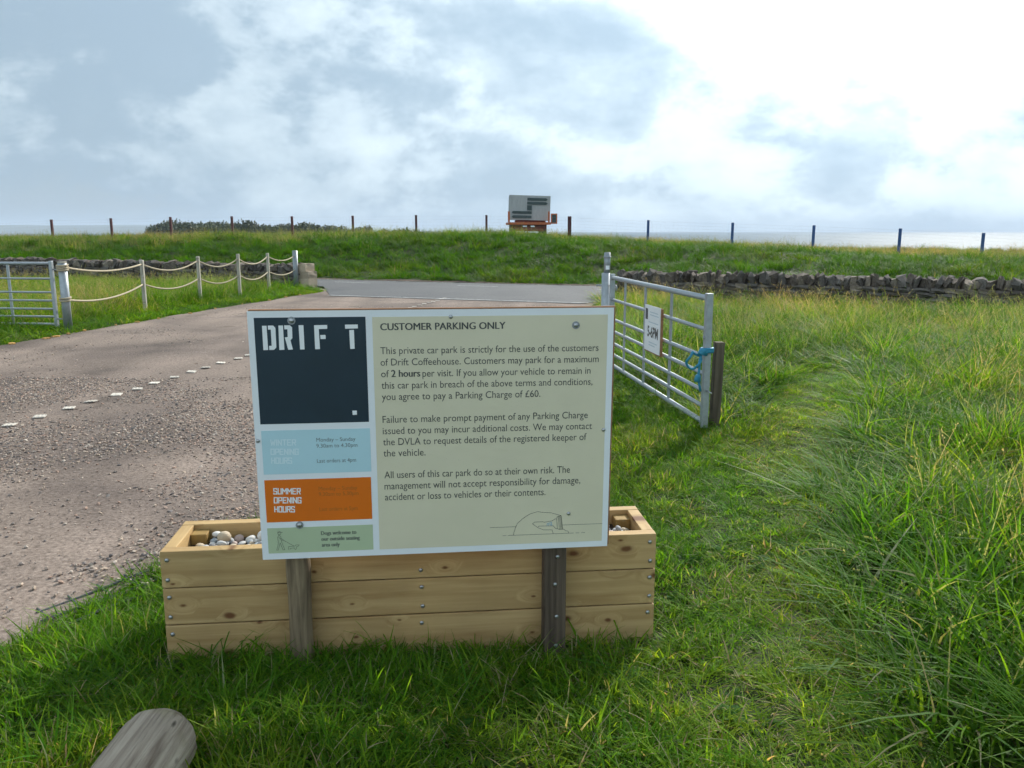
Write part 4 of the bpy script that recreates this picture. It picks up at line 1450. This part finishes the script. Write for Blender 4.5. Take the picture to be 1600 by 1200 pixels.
# posts of the board
pts, rad = [], []
for k in range(15):
    t = k / 14
    pts.append((-0.520 + 0.006 * math.sin(5 * t), 0.068 + 0.004 * math.sin(7 * t + 1), -0.08 + t * 1.30)); rad.append(0.044 - 0.003 * t + 0.0022 * math.sin(23 * t) + random.uniform(-0.0012, 0.0012))
lp = MB().tube(pts, 0.04, 20, True, rad).build('post', M['grey_post'], sign, True)
lp['label'] = 'round weathered grey post'
rp = MB().box(0.395, 0.478, 0.026, 0.108, -0.08, 1.24).build('post', M['dark_post'], sign, bevel=0.006)
rp['label'] = 'square dark timber post'
for z_ in (0.40, 0.29, 0.16, 0.04):
    put_screw(sign, 0.438 + random.uniform(-0.01, 0.01), 0.0255, z_, 0.9)

# ------------------------------------------------------------------ driftwood log
bm_pts, bm_r = [], []
NL, NR = 44, 40
V, F = [], []
for i in range(NL + 1):
    yy = 0.75 + (2.235 - 0.75) * i / NL
    tip = (2.235 - yy)
    rr = 0.113 * math.sqrt(max(0.0, 1 - max(0, (0.085 - tip) / 0.088) ** 2)) if tip < 0.085 else 0.113
    for k in range(NR):
        a = 2 * math.pi * k / NR
        ridge = 1 + 0.020 * (float(vnoise(k * 0.8 + 3, yy * 1.5)) - 0.5) * 3 + 0.03 * (float(vnoise(k * 0.25, yy * 5)) - 0.5)
        V.append((rr * math.cos(a) * ridge, yy - 1.5, rr * math.sin(a) * ridge * 0.95))
for i in range(NL):
    for k in range(NR):
        k2 = (k + 1) % NR
        F.append((i * NR + k, i * NR + k2, (i + 1) * NR + k2, (i + 1) * NR + k))
F.append(tuple(NL * NR + k for k in range(NR)))
F.append(tuple(range(NR - 1, -1, -1)))
lg = MB().add(V, F).build('driftwood_log', M['log'], None, True)
lg.location = (-1.045, 1.545, 0.112)
tag(lg, 'weathered grey driftwood log with rounded end lying in grass', 'log')

# ------------------------------------------------------------------ field gates
RAIL_Z = [1.085, 0.84, 0.62, 0.485, 0.35, 0.225, 0.10]


def field_gate(name, a, b_, verts_t, label, near_stile=True):
    """a = hinge end, b = latch end on the ground; built along local X"""
    a, b_ = Vector((a[0], a[1], 0)), Vector((b_[0], b_[1], 0))
    L_ = (b_ - a).length
    g = empty(name, a, math.atan2((b_ - a).y, (b_ - a).x))
    tag(g, label, 'gate')
    for i, z_ in enumerate(RAIL_Z):
        r_ = 0.024 if i in (0,) else (0.021 if i == 6 else 0.0165)
        MB().tube([(0.02, 0, z_), (L_ - 0.02, 0, z_)], r_, 12).build('rail', M['galv'], g, True)
    for x_ in (0.0, L_):
        MB().box(x_ - 0.026, x_ + 0.026, -0.026, 0.026, 0.055, 1.125).build('stile', M['galv'], g, bevel=0.004)
    for t in verts_t:
        MB().box(t * L_ - 0.024, t * L_ + 0.024, -0.006, 0.006, RAIL_Z[-1], RAIL_Z[0] - 0.02).build('upright', M['galv'], g)
    for z_ in (0.99, 0.19):
        MB().tube([(-0.028, 0, z_), (-0.115, 0, z_)], 0.011, 10).build('hinge_bolt', M['galv_dull'], g, True)
    MB().tube([(L_, -0.027, 0.78), (L_, -0.034, 0.78)], 0.014, 12).build('bolt_head', M['galv_dull'], g, True)
    return g, L_


GA, GB = (1.13, 9.35), (1.53, 6.42)
gate_r, GL = field_gate('field_gate', GA, GB, (0.186, 0.434, 0.70), 'galvanised seven-bar gate standing open with a small notice on it')
MB().tube([(GL + 0.02, 0.0, 0.36), (GL + 0.13, 0.0, 0.36)], 0.007, 8).build('latch_pin', M['screw'], gate_r, True)
gate_l, GL2 = field_gate('field_gate', (-7.44, 13.45), (-10.5, 13.85), (0.25, 0.5, 0.75), 'galvanised seven-bar gate hung on the roped round post')

# steel post the right gate hangs on
hp = empty('gate_post', (1.07, 9.48, 0))
tag(hp, 'galvanised hinge post with a clamped pipe on top beside the open gate', 'post')
MB().tube([(0, 0, -0.05), (0, 0, 1.13)], 0.047, 20).build('sleeve', M['galv'], hp, True)
MB().tube([(0.012, 0, 1.131), (0.012, 0, 1.36)], 0.036, 16).build('pipe', M['galv_dull'], hp, True)
MB().tube([(0.012, 0, 1.30), (0.012, 0, 1.318)], 0.043, 16).build('clamp', M['galv_dull'], hp, True)
MB().box(-0.008, 0.034, -0.042, -0.0365, 1.17, 1.215).build('sticker', M['white_al'], hp)
MB().tube([(-0.11, 0, 0.99), (0.11, 0, 0.99)], 0.011, 10).build('hinge_pin', M['galv_dull'], hp, True)
MB().tube([(0.11, 0, 0.99), (0.125, 0, 0.965), (0.125, 0, 0.93)], 0.012, 10).build('pin_nut', M['galv_dull'], hp, True)

# timber stop post at the latch end
wp = MB().box(-0.036, 0.036, -0.036, 0.036, -0.1, 0.735).build('timber_post', M['brown_post'], None, bevel=0.005)
wp.location = (1.632, 6.50, 0); wp.rotation_euler = (0, R(1.0), 0.1)
tag(wp, 'short square brown timber post at the latch end of open gate', 'post')

# notice fixed to the gate: local frame of the gate, facing the track
ns = empty('gate_notice', gate_r.location, gate_r.rotation_euler.z)
tag(ns, 'small white notice reading 5-6PM wired to the open gate', 'sign')
X0, X1, Z0, Z1 = 0.495 * GL, 0.655 * GL, 0.485, 0.915
# the track side of the gate is its right-hand side along local X
sd_ = -1
MB().box(X0, X1 + 0.012, -0.052, -0.030, Z0 - 0.012, Z1 - 0.006).build('backing_board', M['ply'], ns)
pf = MB().box(X0, X1, -0.0552, -0.0522, Z0, Z1).build('notice_face', M['white_al'], ns)
wN, hN = X1 - X0, Z1 - Z0


def nrect(u0, u1, v0, v1, mat, name):
    MB().add([(X0 + wN * u, -0.0556, Z0 + hN * v) for u, v in ((u0, v0), (u1, v0), (u1, v1), (u0, v1))], [(0, 1, 2, 3)]).build(name, mat, pf)


nrect(0.04, 0.20, 0.68, 0.92, M['navy'], 'logo_square')
for (u0, u1, v_) in ((0.34, 0.86, 0.86), (0.34, 0.90, 0.80), (0.26, 0.88, 0.64), (0.30, 0.84, 0.20), (0.30, 0.70, 0.14)):
    nrect(u0, u1, v_ - 0.012, v_ + 0.012, M['ink_faint'], 'faint_line')
cu = bpy.data.curves.new('line', 'FONT'); cu.body = '5-6PM'; cu.size = 1; cu.offset = 0.03
ob = bpy.data.objects.new('text_line', cu); C.objects.link(ob)
bpy.context.view_layer.update(); dg = bpy.context.evaluated_depsgraph_get()
me_, co = flatten_text(ob)
lo, hi = co[:, 0].min(), co[:, 0].max()
new = np.array([(X0 + wN * (0.20 + 0.68 * (c[0] - lo) / (hi - lo)), -0.0557, Z0 + hN * (0.32 + 0.22 * c[1] / CAP)) for c in co])
me_.vertices.foreach_set('co', new.ravel()); me_.materials.clear(); me_.materials.append(M['ink']); me_.update()
bpy.data.objects.remove(ob)
link_mesh('text_line', me_, pf)

# blue rope tied to the gate
br = empty('blue_rope', (GB[0] - 0.03, GB[1] + 0.03, 0.0))
tag(br, 'blue polypropylene rope knotted round the gate end with a loop and tail', 'rope')
loop = []
for k in range(60):                                     # wraps round the stile
    a = k / 59 * 2 * math.pi * 3
    loop.append((0.03 + 0.045 * math.cos(a), -0.03 + 0.045 * math.sin(a), 0.665 + 0.03 * k / 59))
MB().tube(loop, 0.011, 8).build('wrap', M['blue_rope'], br, True)
MB().tube([(-0.078 + (0.046 + 0.010 * math.sin(2 * a + 1)) * math.cos(a) + 0.006 * math.sin(3 * a), -0.075 + 0.016 * math.sin(2 * a), 0.605 + (0.062 + 0.012 * math.cos(3 * a)) * math.sin(a)) for a in np.linspace(0.3, 2 * math.pi + 0.2, 28)], 0.010, 8).build('loop', M['blue_rope'], br, True)
MB().tube([(-0.02, -0.070, 0.66), (-0.035, -0.078, 0.60), (-0.036, -0.078, 0.52), (-0.045, -0.078, 0.47), (-0.030, -0.078, 0.42), (-0.018, -0.078, 0.36)], 0.010, 8).build('tail', M['blue_rope'], br, True)
kn = rock_mesh('tail_knot', M['blue_rope'], 0.3, 0.3, 9, 2, True)
o = link_mesh('tail_knot', kn, br); o.location = (-0.045, -0.078, 0.465); o.scale = (0.045, 0.04, 0.06)
o = link_mesh('top_knot', kn, br); o.location = (-0.008, -0.065, 0.672); o.scale = (0.07, 0.055, 0.055)

# ------------------------------------------------------------------ roped fence on the left
rope_posts = [(-7.27, 13.47, 0.092, 1.11), (-7.39, 16.64, 0.034, 1.03), (-7.06, 18.75, 0.034, 1.04), (-6.60, 20.1, 0.034, 1.06), (-6.42, 21.92, 0.034, 1.03), (-6.12, 23.55, 0.062, 1.06)]
gp = empty('gate_post', (rope_posts[0][0], rope_posts[0][1], 0))
tag(gp, 'thick round galvanised post bound with rope at the roped fence', 'post')
MB().tube([(0, 0, -0.05), (0, 0, 1.09)], 0.066, 24).build('pipe', M['galv'], gp, True)
MB().tube([(0, 0, 1.0905), (0, 0, 1.112)], 0.068, 24).build('cap', M['pale_post'], gp, True)
rfz = empty('rope_fence', (-7.39, 16.64, 0))
tag(rfz, 'slack rope fence of pale square posts along the left verge', 'fence')
off = Vector((-7.39, 16.64, 0))
for i, (x_, y_, r_, h_) in enumerate(rope_posts[1:]):
    if i < 4:
        MB().box(x_ - r_ - off.x, x_ + r_ - off.x, y_ - r_ - off.y, y_ + r_ - off.y, -0.05, h_).build('post', M['pale_post'], rfz, bevel=0.008)
    else:
        q = MB().tube([(x_ - off.x, y_ - off.y, -0.05), (x_ - off.x, y_ - off.y, h_)], r_ + 0.01, 16).build('post', M['galv_dull'], rfz, True)
        q['label'] = 'grey round steel end post'
for i in range(len(rope_posts) - 1):
    a, b_ = rope_posts[i], rope_posts[i + 1]
    for (za, zb, sag) in (((1.03 if i == 0 else 0.95), 0.95, 0.17), ((0.50 if i == 0 else 0.555), 0.555, 0.16)):
        if i == 4: zb -= 0.02; sag *= 0.8
        if i == 0: sag = 0.10 if za > 0.8 else 0.13
        p = []
        for k in range(15):
            t = k / 14
            p.append((a[0] + (b_[0] - a[0]) * t - off.x, a[1] + (b_[1] - a[1]) * t - off.y, za + (zb - za) * t - sag * 4 * t * (1 - t)))
        MB().tube(p, 0.017, 8).build('rope', M['rope'], rfz, True)
for z_ in (1.055, 1.02, 0.985, 0.53, 0.49):
    MB().tube([(rope_posts[0][0] - off.x + 0.078 * math.cos(a), rope_posts[0][1] - off.y + 0.078 * math.sin(a), z_ + 0.01 * math.sin(a)) for a in np.linspace(0, 2 * math.pi, 22)], 0.017, 8).build('rope_binding', M['rope'], rfz, True)


# ------------------------------------------------------------------ dry stone walls
cop_me = [rock_mesh('coping_stone', M[k], 0.5, 0.34, 100 + i) for i, k in enumerate(['stone_a', 'stone_c', 'stone_b', 'stone_c', 'stone_a', 'stone_c', 'stone_b', 'stone_a'])]
wal_me = [rock_mesh('wall_stone', M[k], 0.72, 0.18, 200 + i) for i, k in enumerate(['stone_a', 'stone_a', 'stone_b', 'stone_a', 'stone_c', 'stone_a', 'stone_c'])]


def stone_wall(a, b_, body_h, cop_h, cop_w, label, courses, pale=0.0):
    a, b_ = Vector((a[0], a[1], 0)), Vector((b_[0], b_[1], 0))
    L_ = (b_ - a).length
    w_ = empty('stone_wall', a, math.atan2((b_ - a).y, (b_ - a).x))
    tag(w_, label, 'wall')
    MB().box(0.05, L_ - 0.05, -0.15, 0.15, -0.1, body_h - 0.02).build('core', M['core'], w_)
    ch = body_h / courses
    for c in range(courses):
        x_ = random.uniform(-0.1, 0.05)
        while x_ < L_ - 0.05:
            ln = random.uniform(0.16, 0.42)
            o_ = link_mesh('wall_stone', random.choice(wal_me), w_)
            o_.location = (x_ + ln / 2, random.uniform(-0.012, 0.02), (c + 0.5) * ch + random.uniform(-0.01, 0.01))
            o_.scale = (ln * 1.06, 0.44, ch * random.uniform(1.0, 1.2))
            o_.rotation_euler = (random.gauss(0, 0.03), random.gauss(0, 0.05), random.gauss(0, 0.03))
            x_ += ln
    x_ = 0.0
    while x_ < L_:
        ln = cop_w * random.uniform(0.6, 1.45)
        o_ = link_mesh('coping_stone', random.choice(cop_me), w_)
        hh = cop_h * random.uniform(0.8, 1.2)
        o_.location = (x_ + ln / 2, random.uniform(-0.03, 0.03), body_h + hh * 0.42)
        o_.scale = (ln * 1.15, random.uniform(0.32, 0.45), hh * 1.15)
        o_.rotation_euler = (random.gauss(0, 0.12), random.gauss(0.16, 0.22), random.gauss(0, 0.25))
        x_ += ln * 0.93
    return w_


stone_wall((-19.5, float(road_near(-19.5)) - 0.55), (-6.05, float(road_near(-6.05)) - 0.55), 0.44, 0.21, 0.16, 'dry stone wall with rough coping behind the rope fence', 4)
stone_wall((2.55, float(road_near(2.55)) - 0.75), (14.5, float(road_near(14.5)) - 0.75), 0.46, 0.22, 0.13, 'long dry stone wall with upright coping behind the meadow', 5)
# dressed end of the left wall
pe = empty('wall_end_pier', (-5.86, float(road_near(-5.86)) - 0.6, 0), -0.44)
tag(pe, 'pale dressed sandstone pier ending the wall by the rope fence', 'pier')
bl = [rock_mesh('stone_block', M['sandstone'], 0.9, 0.06, 300 + k) for k in range(3)]
for k, (z0, z1, sx) in enumerate(((-0.05, 0.27, 0.36), (0.27, 0.47, 0.36), (0.47, 0.69, 0.27))):
    o = link_mesh('stone_block', bl[k], pe)
    o.location = (0.03 - 0.04 * (k == 2), 0, (z0 + z1) / 2)
    o.scale = (sx, 0.40, (z1 - z0) * 1.02)

# ------------------------------------------------------------------ post and wire fence on the bank
pwf = empty('wire_fence', (0, 40, float(H(0.0, 40.0))))
tag(pwf, 'post and wire fence along the top of the grass bank', 'fence')
fo = Vector((0, 40, float(H(0.0, 40.0))))
px_tops = [(-45, 350), (0, 346), (80, 343), (173, 341), (266, 339), (362, 338), (456, 338), (551, 337), (650, 336), (760, 336), (890, 338), (1013, 344), (1145, 348), (1272, 352), (1407, 357), (1537, 364), (1670, 371), (1800, 378)]
tops = []
for (px_, py_) in px_tops:
    k = (px_ - 800) / F_PX
    # the pixel fixes a direction; the fence line fixes the distance
    cz = math.cos(PITCH) + (600 - py_) / F_PX * math.sin(PITCH)
    yy = 40.0 / (1 + 0.15 * k / cz)
    xx = yy * k / cz
    gz = float(H(xx, yy))
    zt = CAM_H + yy / cz * (-math.sin(PITCH) + (600 - py_) / F_PX * math.cos(PITCH))
    if px_ == 0:
        continue
    r_ = 0.085 if px_ == 890 else 0.052
    m = M['red_post'] if px_ <= 900 else M['lens_fringed_post']
    MB().box(xx - r_, xx + r_, yy - fo.y - 0.05, yy - fo.y + 0.05, gz - 0.2 - fo.z, zt - fo.z).build('post', m, pwf)['label'] = 'dark red post' if px_ <= 900 else 'post with blue lens fringing in its colour'
    tops.append((xx, yy - fo.y, zt - fo.z))
mb = MB()
for (a, b_) in zip(tops[:-1], tops[1:]):
    for dz in (0.06, 0.2, 0.34, 0.48, 0.62, 0.76):
        mb.tube([(a[0], a[1] - 0.055, a[2] - dz), (b_[0], b_[1] - 0.055, b_[2] - dz)], 0.0015, 4, False)
    for t in np.linspace(0, 1, 20, endpoint=False):
        p = [a[i] + (b_[i] - a[i]) * t for i in range(3)]
        mb.tube([(p[0], p[1] - 0.055, p[2] - 0.06), (p[0], p[1] - 0.055, p[2] - 0.8)], 0.0009, 4, False)
w_ = mb.build('wire_netting', M['wire'], pwf)
w_['kind'] = 'stuff'

# ------------------------------------------------------------------ trailer with a sign box beyond the fence
TY = 43.0
ty_ = TY / math.cos(PITCH) if False else TY
tz = 1.30
tr = empty('flatbed_trailer', (0.95, TY, tz), R(3))
tag(tr, 'old orange flatbed trailer parked on the bank beyond the fence', 'trailer')
sc = TY / F_PX * 1.0


def tb(x0, x1, y0, y1, z0, z1, mat, name, bev=0.0):
    return MB().box(x0, x1, y0, y1, z0, z1).build(name, mat, tr, bevel=bev)


tb(-1.12, 1.05, 0.0, 3.2, 0.62, 0.74, M['trailer_orange'], 'deck')
tb(-1.16, -1.06, -0.03, 0.07, 0.741, 1.28, M['trailer_orange'], 'stake')
tb(0.90, 0.98, -0.03, 0.07, 0.741, 1.28, M['trailer_orange'], 'stake')
tb(-0.95, 0.85, 0.25, 3.0, 0.42, 0.619, M['trailer_red'], 'chassis')
tb(-0.80, 0.70, -0.06, -0.01, 0.28, 0.46, M['trailer_red'], 'bumper')
for sx in (-0.86, 0.74):
    for yw in (0.65, 2.3):
        wh = MB().tube([(sx - 0.12, yw, 0.32), (sx + 0.12, yw, 0.32)], 0.31, 20).build('wheel', M['tyre'], tr, True)
        MB().tube([(sx - 0.125, yw, 0.32), (sx + 0.125, yw, 0.32)], 0.15, 14).build('rim', M['trailer_red'], wh, True)
for sx in (-0.3, 0.1):
    tb(sx - 0.10, sx + 0.10, -0.055, -0.012, 0.50, 0.57, M['white_al'], 'number_plate')
# ramp gate at its right side
for (x0, x1, z0, z1) in ((1.06, 1.12, 0.66, 1.18), (1.33, 1.39, 0.66, 1.18), (1.121, 1.329, 1.12, 1.18), (1.121, 1.329, 0.66, 0.72)):
    tb(x0, x1, 0.2, 0.26, z0, z1, M['trailer_orange'], 'ramp_frame')
tb(1.121, 1.329, 0.215, 0.245, 0.721, 1.119, M['trailer_dark'], 'ramp_panel')
sb = empty('sign_crate', (0.90, TY + 0.55, tz + 0.741), R(3))
tag(sb, 'big grey board crate with dark arrow boards standing on the trailer', 'crate')


def sb_(x0, x1, y0, y1, z0, z1, mat, name):
    return MB().box(x0, x1, y0, y1, z0, z1).build(name, mat, sb)


sb_(-0.70, 0.85, 0.1, 1.2, 0.0, 0.11, M['trailer_red'], 'skid')
bx = sb_(-1.04, 1.06, 0.0, 1.3, 0.111, 1.36, M['trailer_grey'], 'crate_body')
bx.rotation_euler = (0, R(1.5), 0)


def arrow(x0, x1, z0, z1, tip):
    q = [(x0, z0), (x1, z0), (x1, z1), (x0, z1)]
    if tip > 0: q = [(x0, z0), (x1 - 0.09, z0), (x1, (z0 + z1) / 2), (x1 - 0.09, z1), (x0, z1)]
    if tip < 0: q = [(x0 + 0.09, z0), (x1, z0), (x1, z1), (x0 + 0.09, z1), (x0, (z0 + z1) / 2)]
    n_ = len(q)
    o_ = MB().add([(x_, -0.003, z_) for x_, z_ in q] + [(x_, -0.045, z_) for x_, z_ in q], [tuple(range(n_)), tuple(range(2 * n_ - 1, n_ - 1, -1))] + [(k, (k + 1) % n_, n_ + (k + 1) % n_, n_ + k) for k in range(n_)]).build('arrow_board', M['trailer_dark'], bx)


arrow(-0.14, 0.92, 1.10, 1.24, 1); arrow(-0.14, 0.92, 0.90, 1.04, 1)
arrow(-0.14, 0.10, 0.60, 0.86, 0)
arrow(-0.94, 0.10, 0.42, 0.56, -1); arrow(-0.94, 0.10, 0.20, 0.34, -1)

# ------------------------------------------------------------------ far trees and hills
tree_src = []
for q in range(4):
    rd = random.Random(500 + q)
    t = empty('low_tree', (0, 0, 0))
    tag(t, 'low dark wind-clipped tree in the wood on the skyline', 'tree', 'trees of the far wood')
    mb = MB().tube([(0, 0, -0.3), (0.1, 0, 1.2), (0.2, 0.1, 2.6)], 0.2, 7, True, [0.26, 0.2, 0.12])
    for k in range(5):
        a = rd.uniform(0, 6.28)
        mb.tube([(0.12, 0, 1.3 + 0.2 * k), (1.1 * math.cos(a), 1.1 * math.sin(a), 2.4 + 0.3 * k)], 0.08, 5, True, [0.1, 0.04])
    mb.build('trunk', M['bark'], t)
    V, F = [], []
    lobes = [(rd.uniform(-2.0, 2.0), rd.uniform(-1.6, 1.6), rd.uniform(2.4, 4.3), rd.uniform(0.9, 1.6)) for _ in range(11)]
    for (lx, ly, lz, lr) in lobes:
        for k in range(170):
            d_ = Vector((rd.gauss(0, 1), rd.gauss(0, 1), rd.gauss(0, 0.8))).normalized() * lr * rd.uniform(0.55, 1.05)
            c = Vector((lx, ly, lz)) + d_
            s_ = rd.uniform(0.16, 0.36)
            u = Vector((rd.gauss(0, 1), rd.gauss(0, 1), rd.gauss(0, 1))).normalized()
            w_ = u.cross(Vector((rd.gauss(0, 1), rd.gauss(0, 1), rd.gauss(0, 1)))).normalized()
            n0 = len(V)
            V += [tuple(c - u * s_), tuple(c + w_ * s_ * 0.7), tuple(c + u * s_), tuple(c - w_ * s_ * 0.7)]
            F.append((n0, n0 + 1, n0 + 2, n0 + 3))
    me = bpy.data.meshes.new('crown'); me.from_pydata(V, [], F); me.materials.append(M['treeleaf'])
    link_mesh('crown', me, t)
    tree_src.append(t)


def copy_tree(src_):
    c = src_.copy(); C.objects.link(c)
    for ch in src_.children:
        d_ = ch.copy(); C.objects.link(d_); d_.parent = c
    return c


spots = []
for k in range(46):                                      # the dense part of the wood
    px_ = 248 + k * 6.3
    spots.append((px_ + random.uniform(-3, 3), 235 + random.uniform(0, 26), 0.82 + 0.16 * math.sin(k * 0.33 + 0.4) * 0.6 + random.uniform(-0.05, 0.08) - max(0, 4 - k) * 0.07 - max(0, k - 28) * 0.010, 0))
for px_ in (548, 562, 576, 600, 612, 626, 640, 655):      # single rounded ones to the right
    spots.append((px_, 262 + random.uniform(-6, 10), 0.66 + random.uniform(-0.05, 0.06), 1))
for k, (px_, yy, s_, single) in enumerate(spots):
    o = tree_src[k] if k < 4 else copy_tree(tree_src[k % 4])
    xx = (px_ - 800) / F_PX * yy * 1.0
    gz = float(H(xx, yy))
    o.location = (xx, yy, gz)
    # crowns stand about as high as the skyline gap they fill
    top = 5.6 * s_
    need = (CAM_H - gz) + (11.5 if single else 16) / F_PX * yy * s_ / 0.8
    f = need / 5.4 * random.choice([0.76, 0.80, 0.84, 0.88, 0.93])
    o.scale = (max(0.8, f * 0.95), max(0.8, f * 0.95), f)
    o.rotation_euler = (0, 0, random.uniform(0, 6.28))
    if single:
        o['label'] = 'small rounded tree apart from the far wood on the skyline'
        o['group'] = 'single trees beyond the bank'

# distant coast hills
V, F = [], []
hx = np.linspace(-7000, -1500, 160)
for i, x_ in enumerate(hx):
    hgt = (30 + 30 * float(fbm(np.array(x_ * 0.0011), np.array(3.3), 4))) * min(1.0, (-1500 - x_) / 700 + 0.02)
    for (yy, zz) in ((5200, -25), (5500, hgt * 0.6), (5900, hgt), (7000, -25)):
        V.append((x_, yy, zz))
for i in range(len(hx) - 1):
    for k in range(3):
        a = i * 4 + k
        F.append((a, a + 4, a + 5, a + 1))
me = bpy.data.meshes.new('hills'); me.from_pydata(V, [], F); me.materials.append(M['hill'])
me.polygons.foreach_set('use_smooth', [True] * len(me.polygons))
hills = link_mesh('hills', me)
tag(hills, 'low blue distant coast hills on the skyline', 'hills', kind='structure')

# ------------------------------------------------------------------ sea air
hz = MB().box(-9400, 9400, -320, 9400, -46, 90)
hm = bpy.data.materials.new('sea_haze'); hm.use_nodes = True
hn = hm.node_tree
hn.nodes.remove(hn.nodes['Principled BSDF'])
pv = hn.nodes.new('ShaderNodeVolumePrincipled')
pv.inputs['Color'].default_value = (0.72, 0.84, 1.0, 1)
pv.inputs['Density'].default_value = 0.00016
hn.links.new(pv.outputs[0], hn.nodes['Material Output'].inputs['Volume'])
haze = hz.build('haze', hm)
tag(haze, 'thin pale blue sea haze over the far coast', 'haze', kind='stuff')
